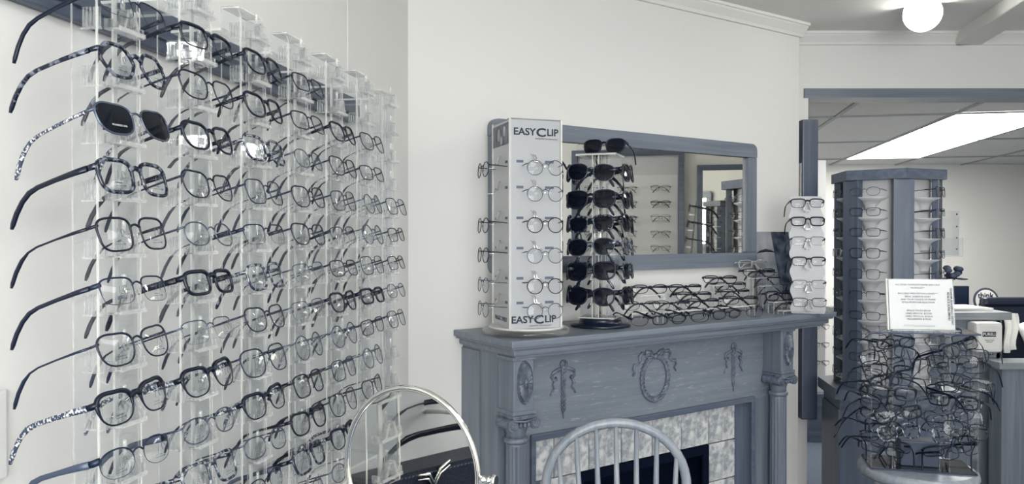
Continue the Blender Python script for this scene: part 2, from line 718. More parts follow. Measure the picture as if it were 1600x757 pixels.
# ceiling spotlight
sp = P(1440, 16, 3.15)
aim = (Vector((0, 0, H)) - sp).normalized()
yq = aim.to_track_quat('Z', 'Y').to_matrix().to_4x4()
sl = thing('ceiling_spotlight', 'round lit white spotlight on the ceiling at upper right', 'light', T(*sp))
b = MB(); b.lathe([(.03, -.11), (.045, -.10), (.06, -.03), (.074, 0), (.074, .006)], 28)
b.build('lamp_body', M['whiteplastic'], sl, T(.02, .03, -.005) @ yq)
b = MB(); b.lathe([(.068, 0), (.06, .018), (.04, .03), (.012, .036)], 28)
b.build('bulb', M['spot'], sl, T(.02, .03, -.005) @ yq @ T(0, 0, .004))
b = MB(); b.lathe([(.05, CZ - sp.z - .02), (.05, CZ - sp.z)], 24, cx=.07, cy=.09); b.tube([(.07, .09, CZ - sp.z - .01), (.065, .075, .02)], .012, 8)
b.build('bracket', M['whiteplastic'], sl)

# ================================================================ EYEGLASSES
# shape: (half width, half height, squareness, top flare, outer lift)
SHAPES = {'rect': (.0262, .0165, 3.6, .06, 0), 'square': (.0256, .0205, 3.4, .07, 0), 'round': (.0232, .0224, 2.0, 0, 0),
          'oval': (.0255, .0172, 2.3, .02, 0), 'cat': (.0268, .0195, 2.7, .12, .0035), 'hex': (.0256, .0212, 2.3, .05, .0015),
          'pilot': (.0275, .0225, 2.5, .12, -.001), 'slim': (.026, .0135, 3.2, .05, 0), 'slimoval': (.0275, .0145, 2.5, .07, .0012), 'big': (.0285, .0225, 2.8, .10, .001)}
# style: shape, rim radius top, rim radius bottom, temple half heights (hinge, mid, tip), materials, lens, pads, words
STY = {
    'tort_hex': ('hex', .0021, .0018, (.0034, .0026, .0032), 'f_tort', 'f_tort', 'lens', 0, 'tortoiseshell hexagonal full-rim'),
    'tort_square': ('square', .0023, .002, (.0042, .0032, .0036), 'f_tort', 'f_black', 'lens', 0, 'mottled tortoise square with thick black temples'),
    'black_square': ('square', .0013, .0011, (.0022, .0013, .003), 'f_black', 'f_black', 'lens', 1, 'thin black square metal'),
    'black_thick': ('rect', .0026, .0021, (.0048, .0034, .0036), 'f_black', 'f_black', 'lens', 0, 'thick black rectangular'),
    'black_cat': ('cat', .0021, .0014, (.0035, .0022, .003), 'f_black', 'f_black', 'lens', 0, 'black cat-eye'),
    'brow': ('cat', .0026, .0009, (.0046, .0034, .0032), 'f_black', 'f_pattern', 'lens', 1, 'black browline with patterned temples'),
    'brow_dark': ('rect', .0023, .0009, (.004, .0028, .0032), 'f_black', 'f_navy', 'lens', 1, 'black browline'),
    'half_gun': ('rect', .0012, .0004, (.0034, .0026, .003), 'f_gun', 'f_navy', 'lens', 1, 'semi-rimless gunmetal'),
    'half_wide': ('oval', .0012, .0004, (.005, .0036, .0032), 'f_gun', 'f_grey', 'lens', 1, 'semi-rimless with wide striped temples'),
    'thin_square': ('square', .0009, .0008, (.0018, .0011, .0028), 'f_gun', 'f_gun', 'lens', 1, 'thin gunmetal square'),
    'thin_cat': ('cat', .0012, .0009, (.0018, .0012, .0028), 'f_navy', 'f_gun', 'lens', 1, 'thin dark cat-eye metal'),
    'thin_rect': ('rect', .0011, .0009, (.002, .0013, .0028), 'f_navy', 'f_navy', 'lens', 1, 'thin dark rectangular metal'),
    'silver': ('oval', .0009, .0008, (.0016, .0011, .0026), 'f_silver', 'f_gun', 'lens', 1, 'thin silver oval metal'),
    'silver_round': ('round', .001, .0009, (.0016, .0011, .0026), 'f_silver', 'f_silver', 'lens', 1, 'round silver wire'),
    'silver_half': ('rect', .0009, .0003, (.0016, .0011, .0026), 'f_silver', 'f_gun', 'lens', 1, 'silver half-rim'),
    'dark_round': ('round', .0013, .0012, (.002, .0013, .0026), 'f_black', 'f_navy', 'lens', 1, 'round black wire'),
    'grey_tort': ('square', .002, .0018, (.0034, .0026, .0032), 'f_tortgrey', 'f_tortgrey', 'lens', 0, 'mottled grey square'),
    'gun_big': ('big', .0011, .0009, (.0018, .0013, .0028), 'f_gun', 'f_navy', 'lens', 1, 'large thin gunmetal'),
    'rimless': ('rect', .0004, .0004, (.0016, .0011, .0026), 'f_gun', 'f_gun', 'lens', 1, 'rimless'),
    'slim_black': ('slim', .0018, .0014, (.0034, .0024, .003), 'f_black', 'f_black', 'lens', 0, 'slim black rectangular'),
    'slim_thin': ('slim', .0011, .0009, (.002, .0013, .0026), 'f_navy', 'f_navy', 'lens', 1, 'slim thin dark metal'),
    'reader_black': ('slimoval', .0017, .0011, (.0046, .003, .0034), 'f_black', 'f_black', 'lens', 0, 'slim black oval'),
    'reader_thin': ('slimoval', .0012, .0006, (.004, .0024, .003), 'f_navy', 'f_black', 'lens', 1, 'slim dark half-rim'),
    'crystal': ('rect', .0022, .0019, (.0034, .0028, .003), 'f_crystal', 'f_crystal', 'lens', 0, 'clear crystal'),
    'sun_pattern': ('cat', .0012, .0011, (.0024, .0022, .0034), 'f_silver', 'f_pattern', 'sunlens', 1, 'dark-lensed polarised with silver patterned temples'),
    'sun_wrap': ('pilot', .0026, .0022, (.0062, .005, .0042), 'f_black', 'f_black', 'sunlens', 0, 'black wraparound'),
    'sun_square': ('square', .0025, .0021, (.0052, .0042, .004), 'f_tort', 'f_black', 'sunlens', 0, 'tortoise square'),
    'sun_big': ('big', .0026, .0022, (.006, .0046, .004), 'f_black', 'f_black', 'sunlens', 0, 'oversized black'),
    'sun_silver': ('pilot', .0011, .001, (.0022, .0016, .003), 'f_silver', 'f_black', 'sunlens', 1, 'silver-rimmed pilot'),
    'sun_grey': ('big', .0023, .002, (.0052, .0042, .004), 'f_tortgrey', 'f_tortgrey', 'greylens', 0, 'mottled grey half-tinted'),
}


def rim_pts(shape, n):
    a, bb, e, fl, lift = SHAPES[shape]
    pts = []
    for i in range(n):
        th = 2 * PI * i / n
        c, s = math.cos(th), math.sin(th)
        x = a * math.copysign(abs(c) ** (2 / e), c)
        z = bb * math.copysign(abs(s) ** (2 / e), s)
        if shape == 'hex':
            k = PI / 3
            q = math.cos(PI / 6) / math.cos((th % k) - k / 2)
            x, z = a * c * (.55 + .5 * q), bb * s * (.55 + .5 * q)
        x *= 1 + fl * z / bb
        if lift:
            z += lift * max(0, x / a) * max(0, z / bb)
        pts.append((x, z))
    return pts


def bow(x):
    return 1.3 * x * x


GM = {}


def glass_meshes(style):
    if style in GM:
        return GM[style]
    shape, rt, rb, th, fm, tm, lm, pads, words = STY[style]
    if rb > .0005:
        rt, rb = rt * 1.15 + .0001, rb * 1.15 + .0001
    a, bb = SHAPES[shape][:2]
    n = 36
    pts = rim_pts(shape, n)
    c = a + .0088
    fr = MB()
    thick = rt > .0016
    for sg in (1, -1):
        base = len(fr.v)
        k = 6
        for i in range(n):
            x0, z0 = pts[i]
            xp, zp = pts[i - 1]
            xn, zn = pts[(i + 1) % n]
            tx, tz = xn - xp, zn - zp
            L = math.hypot(tx, tz) or 1
            nx, nz = tz / L, -tx / L
            f = min(1, max(0, (z0 / bb + .35) / .9))
            r = rb + (rt - rb) * f
            for j in range(k):
                an = 2 * PI * (j + .5) / k
                dx = nx * math.cos(an) * r
                dz = nz * math.cos(an) * r
                X = sg * (c + x0 + dx)
                fr.v.append((X, bow(X) + math.sin(an) * r * .9, z0 + dz))
        for i in range(n):
            for j in range(k):
                q = (base + i * k + j, base + i * k + (j + 1) % k, base + ((i + 1) % n) * k + (j + 1) % k, base + ((i + 1) % n) * k + j)
                fr.f.append(q if sg > 0 else q[::-1])
                fr.m.append(0)
                fr.sm.append(True)
    # bridge
    bz = bb * (.42 if not thick else .45)
    xb = .0088 * .95 + .001
    rbz = max(rt, .001)
    fr.tube([(-xb, bow(xb), bz - .001), (-xb * .5, 0, bz + .0022), (0, -.0004, bz + .0032), (xb * .5, 0, bz + .0022), (xb, bow(xb), bz - .001)],
            [(rbz * (1.25 if thick else 1), rbz)] * 5, 6)
    # end pieces and hinges
    xh = c + a + .0035
    zh = bb * .52
    for sg in (1, -1):
        xo = c + a * .9
        fr.tube([(sg * xo, bow(xo), zh + .001), (sg * (c + a + .001), bow(xo) + .001, zh + .0006), (sg * xh, bow(xo) + .006, zh), (sg * xh, bow(xo) + .011, zh)],
                [(th[0] * .9, max(rt, .001)), (th[0], max(rt, .0011)), (th[0], .0014), (th[0] * .9, .0012)], 6, up=(0, 0, 1))
    frame = fr.mesh('frame_front', M[fm])
    # lenses
    lens = []
    for sg in (1, -1):
        lb = MB()
        vs = []
        rings = (1.0, .55)
        for q in rings:
            for (x0, z0) in pts:
                X = sg * (c + x0 * q)
                vs.append((X, bow(X) - .0016 * (1 - q * q), z0 * q))
        vs.append((sg * c, bow(c) - .0016, 0))
        fs = []
        for i in range(n):
            i2 = (i + 1) % n
            fs.append((i, i2, n + i2, n + i))
            fs.append((n + i, n + i2, 2 * n))
        if sg > 0:
            fs = [f[::-1] for f in fs]
        lb.add(vs, fs, 0, True)
        lens.append(lb.mesh('lens', M[lm]))
    # temples
    tem = []
    for sg in (1, -1):
        tb = MB()
        y0 = bow(c + a * .9) + .011
        hw = .0017 if th[1] > .002 else .0011
        P_ = [(0, 0, th[0]), (.018, .0003, th[0] * .92), (.045, 0, th[1]), (.072, -.001, th[1]), (.086, -.004, th[1] * 1.1), (.098, -.011, th[2] * .95), (.110, -.022, th[2]), (.119, -.033, th[2]), (.1225, -.038, th[2] * .55)]
        path = [(sg * (xh - .10 * max(0, y - .03) * .35 - 0), y0 + y, zh + z) for y, z, h in P_]
        tb.tube(path, [(h, hw if i < 4 else hw * 1.25) for i, (y, z, h) in enumerate(P_)], 8, up=(0, .25, 1))
        tem.append(tb.mesh('temple', M[tm]))
    pad = None
    if pads:
        pb = MB()
        for sg in (1, -1):
            pb.blob((sg * .0066, .0045, -.0015), .0012, .0022, .0042, 6, 4, mat=Matrix.Rotation(sg * R(-18), 3, 'Y'))
        pad = pb.mesh('nose_pads', M['pad'])
    prn = []
    for sg in (1, -1):
        pr = MB()
        yy = bow(c) - .0026
        for z, w in ((-.62, .009), (-.45, .0065)):
            pr.box(sg * c - w, sg * c + w * .6, yy, yy + .0002, z * bb - .0003, z * bb + .0003)
        pr.box(sg * c + .006, sg * c + .0085, yy, yy + .0002, -.62 * bb - .0009, -.62 * bb + .0009)
        pr.tube([(sg * c + .009 + .003 * math.cos(q), yy, .05 * bb + .005 * math.sin(q)) for q in [i * .7 for i in range(7)]], .00035, 4)
        pr.tube([(sg * c - .002, yy, -.2 * bb), (sg * c + .001, yy, .35 * bb)], .00025, 4)
        prn.append(pr.mesh('lens_print', M['f_grey']))
    if lm != 'lens':
        prn = None
    GM[style] = dict(frame=frame, lens=lens, temple=tem, pad=pad, prn=prn, words=words, bb=bb, c=c, zh=zh, sun=lm != 'lens', y0=bow(c + a * .9) + .011, xh=xh)
    return GM[style]


def glasses(style, mw, label, group, near=False, fold=False, name=None, lensonly=False):
    g = glass_meshes(style)
    o = thing(name or ('sunglasses' if g['sun'] else 'eyeglasses'), label, 'sunglasses' if g['sun'] else 'glasses', mw, group)
    f = link('frame_front', g['frame'], o)
    ls = [link('lens', l, o) for l in g['lens']]
    for i, t in enumerate(g['temple']):
        if fold:
            sg = (1, -1)[i]
            piv = Vector((sg * g['xh'], g['y0'] + .002 + .006 * i, 0))
            link('temple', t, o, T(*piv) @ RZ(sg * R(86)) @ T(-piv.x, -piv.y + .002, 0))
        else:
            link('temple', t, o)
    if g['pad']:
        link('nose_pads', g['pad'], o)
    if near and g['prn']:
        for l, p_ in zip(ls, g['prn']):
            link('lens_print', p_, l)
    return o


ORD = ['first', 'second', 'third', 'fourth', 'fifth', 'sixth', 'seventh', 'eighth', 'ninth', 'tenth', 'eleventh', 'twelfth', 'thirteenth', 'fourteenth']

# ================================================================ LEFT WALL DISPLAY
# wooden rail on the wall behind the clear towers
rl = MB(); rl.bbox(-1.0, 1.045, WALL_Y - .018, WALL_Y, 1.782, 1.846, .003); rl.bbox(-1.0, 1.045, WALL_Y - .026, WALL_Y, 1.80, 1.828, .003)
tag(rl.build('wall_rail', M['rail'], None, LM), 'dark wooden rail on the left wall behind the clear frame towers', 'rail')

PITCH_R = .0652
SPC = .152
ROWS = list(range(-1, 12))


def rz(k):
    return H + .002 - (k - 4) * PITCH_R


def clip_mesh():
    b = MB()
    b.box(-.022, .022, -.004, .012, -.0275, -.0255, 0, 1)
    b.box(-.022, .022, -.006, -.004, -.0285, -.0235, 1)
    for sg in (-1, 1):
        mt = T(sg * .009, .002, -.0145) @ RY(sg * R(-18))
        b.box(-.002, .002, -.006, .005, -.014, .0145, 0, 1, mt)
        b.box(sg * .0245 - .002, sg * .0245 + .002, 0, .012, -.028, -.016, 0, 1)
    b.box(-.0055, .0055, -.003, .006, -.003, -.001, 0, 1)
    b.box(-.007, .007, .004, .006, -.024, -.004, 0, 1)
    b.lathe([(.0026, -.001), (.0026, .016), (.0018, .018)], 8, cx=0, cy=.008, mi=1)
    # temple comb on the near side
    for i in range(5):
        b.box(-.0345, -.031, .012 + i * .0048, .0142 + i * .0048, -.027, -.004, 0, 1)
    b.box(-.0345, -.0305, .011, .036, -.029, -.027, 0, 1)
    return b.mesh('nose_clip', [M['moulded'], M['clipedge']])


CLIP = clip_mesh()
ND = ['nearest', 'second', 'third', 'fourth', 'fifth', 'sixth', 'seventh and farthest']
for k in range(7):
    tw = thing('frame_tower', 'clear acrylic frame tower with nose clips, %s along the left wall' % ND[k], 'display', LM @ T(k * SPC, 0, 0), 'clear wall towers')
    b = MB()
    z0, z1 = 1.0, 1.848 if k < 6 else 1.835
    for x in (-.0375, .0345):
        b.prism([(.013, z0), (.046, z0), (.046, z1), (.026, z1), (.017, z1 - .006), (.013, z1 - .016)], x, x + .003, 0, 1,
                Matrix(((0, 0, 1, 0), (1, 0, 0, 0), (0, 1, 0, 0), (0, 0, 0, 1))))
    b.build('side_panel', [M['acrylic'], M['edge']], tw)
    b = MB(); b.box(-.0345, .0345, .0145, .0165, z0, z1 - .016, 0, 1)
    b.build('front_panel', [M['acrylic'], M['edge']], tw)
    b = MB(); b.box(-.0345, .0345, .017, .046, z1 - .002, z1, 0, 1)
    b.build('top_cap', [M['acrylic'], M['edge']], tw)
    b = MB(); b.box(-.003, .003, .018, .021, z0, z1 - .03, 0, 1)
    b.build('spine', [M['edge'], M['edge']], tw)  # rear spine, its milky white standing for the reflections along it
    if k == 1:
        b = MB(); b.box(-.047, .0, .05, .051, 1.562, 1.592); b.build('white_card', M['paper'], tw)  # white sheet stands in for a bright reflection on the clear parts
    for z, yb in ((1.815, .027), (1.04, .0005)):
        b = MB(); b.box(-.034, .034, .046, WALL_Y - yb, z - .002, z + .002, 0, 1)
        b.build('mount_arm', [M['acrylic'], M['edge']], tw)
    for r in ROWS:
        link('nose_clip', CLIP, tw, T(0, 0, rz(r)))

WALLG = {
    0: {0: 'half_gun', 1: 'tort_hex', 2: 'sun_pattern', 3: 'tort_square', 4: 'black_square', 5: 'half_gun', 6: 'thin_cat', 7: 'brow', 8: 'half_wide', 9: 'thin_rect'},
    1: {0: 'brow_dark', 1: 'thin_cat', 2: 'black_cat', 3: 'thin_cat', 4: 'silver', 5: 'black_thick', 6: 'silver_half', 7: 'brow', 8: 'silver', 9: 'grey_tort', 10: 'black_cat'},
    2: {0: 'black_cat', 1: 'black_cat', 2: 'grey_tort', 3: 'thin_square', 4: 'half_gun', 5: 'grey_tort', 6: 'thin_cat', 7: 'gun_big', 8: 'brow', 9: 'silver', 10: 'half_wide'},
    3: {0: 'thin_rect', 1: 'thin_rect', 2: 'silver', 3: 'thin_cat', 4: 'thin_cat', 5: 'silver_half', 6: 'silver_half', 7: 'silver_round', 8: 'black_square', 9: 'black_cat', 10: 'tort_square', 11: 'silver'},
    4: {1: 'black_cat', 2: 'thin_cat', 3: 'thin_square', 4: 'half_gun', 5: 'black_cat', 6: 'tort_hex', 7: 'silver_round', 8: 'thin_square', 9: 'gun_big', 10: 'brow', 11: 'silver'},
    5: {1: 'thin_cat', 2: 'thin_rect', 3: 'silver_round', 4: 'silver_round', 5: 'silver_half', 6: 'thin_square', 7: 'thin_rect', 8: 'gun_big', 9: 'gun_big'},
    6: {3: 'thin_square', 4: 'thin_rect', 5: 'thin_rect', 6: 'silver', 7: 'thin_square', 8: 'brow_dark'},
}
# the photograph's far columns
WALLG[4].update({5: 'thin_rect', 6: 'black_cat', 7: 'silver_round'})
WALLG[5].update({5: 'thin_square', 6: 'black_thick', 7: 'thin_rect', 8: 'silver_round', 9: 'thin_cat'})
WALLG[6].pop(8)
TEXTS = {(0, 2): 'POLARIZED LENS', (0, 5): 'TURBOFLEX', (0, 6): 'TURBOFLEX', (0, 3): 'TURBOFLEX', (1, 5): 'TURBOFLEX', (0, 7): 'FREE FORM'}
for k, rowsd in WALLG.items():
    for i, (r, st) in enumerate(sorted(rowsd.items())):
        rnd = random.Random(k * 31 + r)
        g = glass_meshes(st)
        droop = R(-15 - rnd.uniform(0, 5))
        mw = LM @ T(k * SPC + rnd.uniform(-.002, .002), -.010, rz(r)) @ RZ(R(rnd.uniform(-3, 3))) @ RX(droop) @ RY(R(rnd.uniform(-1.5, 1.5))) @ Matrix.Scale(.94, 4)
        lab = '%s %s, %s from top, %s left wall tower' % (g['words'], 'sunglasses' if g['sun'] else 'eyeglasses', ORD[i], ND[k].replace(' and farthest', ''))
        o = glasses(st, mw, lab, 'frames on the left wall towers', near=k < 4)
        if (k, r) in TEXTS:
            ln = [c for c in o.children if c.name.startswith('lens') and 'print' not in c.name][1]
            text(TEXTS[(k, r)], .0032, M['paper'] if g['sun'] else M['f_grey'], ln, T(-g['c'], bow(g['c']) - .0024, -.009), ext=.00005)

# switch plate at the left edge
sw = thing('switch_plate', 'grey wall plate at the far left edge of the left wall', 'switch', LM @ T(0, WALL_Y, 0))
pz0 = P(2, 740, .93).z; pz1 = P(2, 605, .93).z
b = MB(); b.bbox(-.10, -.016, -.008, 0, pz0, pz1, .003); b.build('plate', M['card'], sw)
b = MB(); b.bbox(-.066, -.05, -.016, -.006, (pz0 + pz1) / 2 - .012, (pz0 + pz1) / 2 + .012, .002); b.build('toggle', M['whiteplastic'], sw)

# ================================================================ FIREPLACE MANTEL
MZ = 1.194
ST = .344      # shelf depth
mt = thing('fireplace_mantel', 'carved grey oak fireplace mantel with fluted columns on the diagonal wall', 'fireplace', DM)


def mpart(name, mb, m):
    return mb.build(name, m, mt)


b = MB()
# stepped shelf: slab + moulding
def ring_slab(x0, x1, d, z0, z1, bev=.004):
    b.bbox(x0, x1, -d, -.001, z0, z1, bev)


SX0, SX1 = 0.0, 1.56
ring_slab(SX0, SX1, ST, MZ - .02, MZ)
ring_slab(SX0 + .008, SX1 - .008, ST - .008, MZ - .028, MZ - .018)
ring_slab(SX0 + .02, SX1 - .02, ST - .02, MZ - .048, MZ - .026, .007)
ring_slab(SX0 + .034, SX1 - .034, ST - .034, MZ - .058, MZ - .046)
mpart('shelf', b, M['oak'])
BX0, BX1 = .035, 1.345   # body
FT = .215              # frieze plane
BT = .30               # block front
for sx in (0, 1):
    x0 = BX0 if sx == 0 else BX1 - .03
    b = MB(); b.box(x0, x0 + .03, -FT, -.001, 0, MZ - .056)
    b.box(x0 + (-.004 if sx == 0 else .03), x0 + (0 if sx == 0 else .034), -.11, -.001, 0, MZ - .058)
    mpart('side_panel', b, M['oak_up'])
OPZ = .865
b = MB(); b.box(BX0 + .03, BX1 - .03, -FT, -FT + .02, OPZ, MZ - .056)
mpart('frieze_panel', b, M['oak_front'])
XL, XR = .16, 1.205   # stiles
b = MB(); b.box(BX0 + .03, XL, -FT, -FT + .02, 0, OPZ)
mpart('stile', b, M['oak_up'])
b = MB(); b.box(XR, BX1 - .03, -FT, -FT + .02, 0, OPZ)
mpart('stile', b, M['oak_up'])
# opening moulding
b = MB()
b.bbox(XL - .008, XR + .008, -FT - .012, -FT, OPZ - .01, OPZ + .012, .004)
b.bbox(XL - .008, XL + .01, -FT - .012, -FT, 0, OPZ, .004)
b.bbox(XR - .01, XR + .008, -FT - .012, -FT, 0, OPZ, .004)
mpart('opening_moulding', b, M['oak_dark'])
b = MB(); b.box(1.118, XR, -FT + .012, -FT + .03, 0, OPZ)
mpart('inner_stile', b, M['oak_dark_up'])
TT = .2
# tiles, one by one
TW = .144
tmx = MB(); tmx.bbox(.0018, TW - .0018, -TT - .006, -TT + .006, .0018, TW - .0018, .003)
TMESH = tmx.mesh('tile', M['tile'])
edges = [1.118 - TW * (i + 1) for i in range(7)]
rt = random.Random(3)
for i, x in enumerate(edges):
    if i == 6:
        tb = MB(); tb.bbox(XL + .004, edges[5] - .0018, -TT - .006, -TT + .006, .0018, TW - .0018, .003)
        link('tile', tb.mesh('tile', M['tile']), mt, T(0, 0, OPZ - TW))
    else:
        link('tile', TMESH, mt, T(x, rt.uniform(-.0015, .0015), OPZ - TW))
for j in range(1, 6):
    link('tile', TMESH, mt, T(edges[0], rt.uniform(-.0015, .0015), OPZ - TW * (j + 1)))
    link('tile', TMESH, mt, T(edges[5] - .05, rt.uniform(-.0015, .0015), OPZ - TW * (j + 1)))
b = MB(); b.box(XL, XR, -TT + .008, -TT + .012, OPZ - TW, OPZ); b.box(edges[0], XR, -TT + .008, -TT + .012, 0, OPZ - TW); b.box(XL, edges[5] + TW - .05, -TT + .008, -TT + .012, 0, OPZ - TW)
mpart('grout', b, M['ink'])
# firebox
fx0, fx1, fz = edges[5] + TW - .05, edges[0], OPZ - TW
b = MB()
b.box(fx0, fx1, -.02, -.005, 0, fz); b.box(fx0 - .005, fx0, -TT + .004, -.005, 0, fz); b.box(fx1, fx1 + .005, -TT + .004, -.005, 0, fz); b.box(fx0, fx1, -TT + .004, -.005, fz - .004, fz)
mpart('firebox', b, M['soot'])
b = MB()
b.bbox(fx0, fx1, -TT - .008, -TT + .004, fz - .035, fz - .001, .003); b.bbox(fx0, fx0 + .03, -TT - .008, -TT + .004, 0, fz - .03, .003); b.bbox(fx1 - .03, fx1, -TT - .008, -TT + .004, 0, fz - .03, .003)
mpart('firebox_surround', b, M['soot'])
b = MB()
for i in range(9):
    x = fx0 + .05 + i * (fx1 - fx0 - .1) / 8
    b.tube([(x, -.12, .1), (x + .01, -.12, .44)], .004, 5)
b.tube([(fx0 + .05, -.12, .44), (fx1 - .05, -.12, .44)], .005, 5)
b.tube([(fx0 + .05, -.12, .1), (fx1 - .05, -.12, .1)], .005, 5)
mpart('fire_grate', b, M['black'])


def rosette(cx, cz, rx, rzz, y):
    b = MB()
    n = 48
    vs = [(cx, y - .009, cz)]
    for q, (fr_, dp) in enumerate(((.16, .010), (.22, .006), (.86, .007), (.92, .004), (1.0, .009), (1.06, .0))):
        for j in range(n):
            a = 2 * PI * j / n
            dd = dp + (.004 if (j % 2 == 0 and q in (1, 2)) else 0)
            vs.append((cx + rx * fr_ * math.cos(a), y - dd, cz + rzz * fr_ * math.sin(a)))
    fs = [(0, 1 + j, 1 + (j + 1) % n) for j in range(n)]
    for q in range(5):
        for j in range(n):
            j2 = (j + 1) % n
            fs.append((1 + q * n + j, 1 + (q + 1) * n + j, 1 + (q + 1) * n + j2, 1 + q * n + j2))
    b.add(vs, fs)
    b.blob((cx, y - .008, cz), .006, .005, .008)
    return b


for sx in (0, 1):
    x0 = BX0 if sx == 0 else BX1 - .074
    x1 = x0 + .074
    b = MB(); b.bbox(x0, x1, -BT, -FT, .972, MZ - .056, .003)
    b.bbox(x0 - .006, x1 + .006, -BT - .006, -FT, MZ - .066, MZ - .054, .003)
    b.bbox(x0 - .005, x1 + .005, -BT - .005, -FT, .966, .978, .003)
    mpart('corner_block', b, M['oak_up'])
    cx = (x0 + x1) / 2
    mpart('rosette', rosette(cx + .002, 1.062, .026, .062, -BT), M['carve'])
    cy = -(BT - .042)
    # ionic capital: bolster rolls with volutes
    b = MB()
    b.bbox(x0 - .004, x1 + .004, -BT - .006, -FT, .952, .966, .004)
    for sg in (-1, 1):
        X = cx + sg * .040
        pr = [(.017, 0), (.0185, .006), (.015, .02), (.0175, .028), (.0145, .036), (.0175, .044), (.015, .055), (.0175, .075), (.017, .08)]
        base = len(b.v)
        n = 16
        for (r_, yy) in pr:
            for j in range(n):
                a = 2 * PI * j / n
                b.v.append((X + r_ * math.cos(a), -BT - .006 + yy, .938 + r_ * math.sin(a)))
        for i in range(len(pr) - 1):
            for j in range(n):
                b.f.append((base + i * n + j, base + (i + 1) * n + j, base + (i + 1) * n + (j + 1) % n, base + i * n + (j + 1) % n)); b.m.append(0); b.sm.append(True)
        b.f.append(tuple(base + j for j in range(n))); b.m.append(0); b.sm.append(False)
        sp_ = [(X + sg * (.0165 - .0012 * q) * math.cos(q * .7 + PI / 2), -BT - .007, .938 + (.0165 - .0012 * q) * math.sin(q * .7 + PI / 2)) for q in range(13)]
        b.tube(sp_, .0022, 5)
    for q in range(3):
        b.blob((cx + (q - 1) * .014, -BT - .004, .936), .006, .006, .009)
    b.tube([(cx - .04, -BT - .008, .953), (cx, -BT - .008, .947), (cx + .04, -BT - .008, .953)], .004, 5)
    mpart('capital', b, M['carve'])
    b = MB()
    b.lathe([(.036, .94), (.036, .93), (.033, .915), (.030, .905), (.031, .892)], 32, cx=cx, cy=cy)
    b.lathe([(.031, .893), (.036, .89), (.038, .884), (.036, .878), (.031, .875)], 32, cx=cx, cy=cy)
    mpart('column_neck', b, M['oak_up'])
    nf = 14
    b = MB()
    b.lathe([(.0315, .876), (.0315, .868), (.0315, .86), (.0325, .5), (.0335, .20)], nf * 6, cx=cx, cy=cy,
            rad=lambda a, r_, z: r_ - (.0 if z > .865 else .0042 * max(0, math.sin(a * nf)) ** .7))
    mpart('fluted_shaft', b, M['oak_up'])
    b = MB()
    b.lathe([(.045, .14), (.045, .155), (.041, .165), (.044, .18), (.036, .2)], 32, cx=cx, cy=cy)
    b.bbox(x0 - .01, x1 + .01, -BT - .01, -FT, 0, .14, .004)
    mpart('column_base', b, M['oak_up'])


def ribbon(b, pts, w, y):
    """wavy carved ribbon"""
    b.tube([(x, y - .004 - .003 * math.sin(i * 1.4), z) for i, (x, z) in enumerate(pts)], [(w * (.65 + .35 * abs(math.sin(i * .8 + .5))), .0035) for i in range(len(pts))], 6)


def drop(cx, top, hh):
    b = MB()
    y = -FT
    for i in range(11):
        z = top - .025 - i * (hh - .04) / 11
        w = .0095 * (1 - .05 * i)
        for sg in (-1, 1):
            b.blob((cx + sg * .0045, y - .004, z), w * .45, .005, .0125, 6, 4, mat=Matrix.Rotation(sg * R(24), 3, 'Y'))
    b.tube([(cx, y - .004, top - hh + .02), (cx, y - .003, top - hh)], [.0035, .001], 5)
    b.tube([(cx + .011 * math.cos(a), y - .004, top - .006 + .012 * math.sin(a)) for a in [i * PI / 5 for i in range(10)]], .004, 5, closed=True)
    b.blob((cx, y - .005, top - .016), .007, .006, .007)
    for sg in (-1, 1):
        ribbon(b, [(cx + sg * .008, top - .018), (cx + sg * .025, top - .022), (cx + sg * .042, top - .03), (cx + sg * .048, top - .044), (cx + sg * .038, top - .054), (cx + sg * .028, top - .052), (cx + sg * .034, top - .044)], .0065, y)
        ribbon(b, [(cx + sg * .034, top - .054), (cx + sg * .042, top - .068), (cx + sg * .034, top - .08), (cx + sg * .046, top - .092), (cx + sg * .05, top - .102)], .005, y)
    return b


s, z = DW(881, 567, FT + .005); s2, z2 = DW(881, 655, FT + .005)
mpart('carved_ribbon_drop', drop(s, z, z - z2), M['carve'])
s, z = DW(1147, 540, FT + .005); s2, z2 = DW(1147, 613, FT + .005)
mpart('carved_ribbon_drop', drop(s, z, z - z2), M['carve'])
s, z = DW(1024, 591, FT + .005)
b = MB()
RWx, RWz = .062, .076
for i in range(30):
    a = PI / 2 + 2 * PI * i / 30
    for sg in (-1, 1):
        q = 1 + sg * .07
        dirn = -1 if math.cos(a) > 0 else 1
        b.blob((s + RWx * q * math.cos(a), -FT - .005, z + RWz * q * math.sin(a)), .0045, .006, .011, 6, 4,
               mat=Matrix.Rotation(-a + sg * R(25) * dirn, 3, 'Y'))
b.tube([(s + RWx * math.cos(q * PI / 12), -FT - .003, z + RWz * math.sin(q * PI / 12)) for q in range(24)], .006, 6, closed=True)
b.blob((s, -FT - .006, z - RWz), .012, .007, .012)
top = z + RWz
b.blob((s, -FT - .008, top), .009, .007, .01)
for sg in (-1, 1):
    ribbon(b, [(s + sg * .008, top), (s + sg * .022, top + .016), (s + sg * .04, top + .02), (s + sg * .046, top + .006), (s + sg * .034, top - .006), (s + sg * .012, top - .004)], .008, -FT)
    ribbon(b, [(s + sg * .046, top + .012), (s + sg * .062, top + .016), (s + sg * .074, top + .004), (s + sg * .07, top - .012), (s + sg * .082, top - .022), (s + sg * .098, top - .022), (s + sg * .103, top - .036), (s + sg * .095, top - .048), (s + sg * .104, top - .06)], .0065, -FT)
mpart('carved_wreath', b, M['carve'])

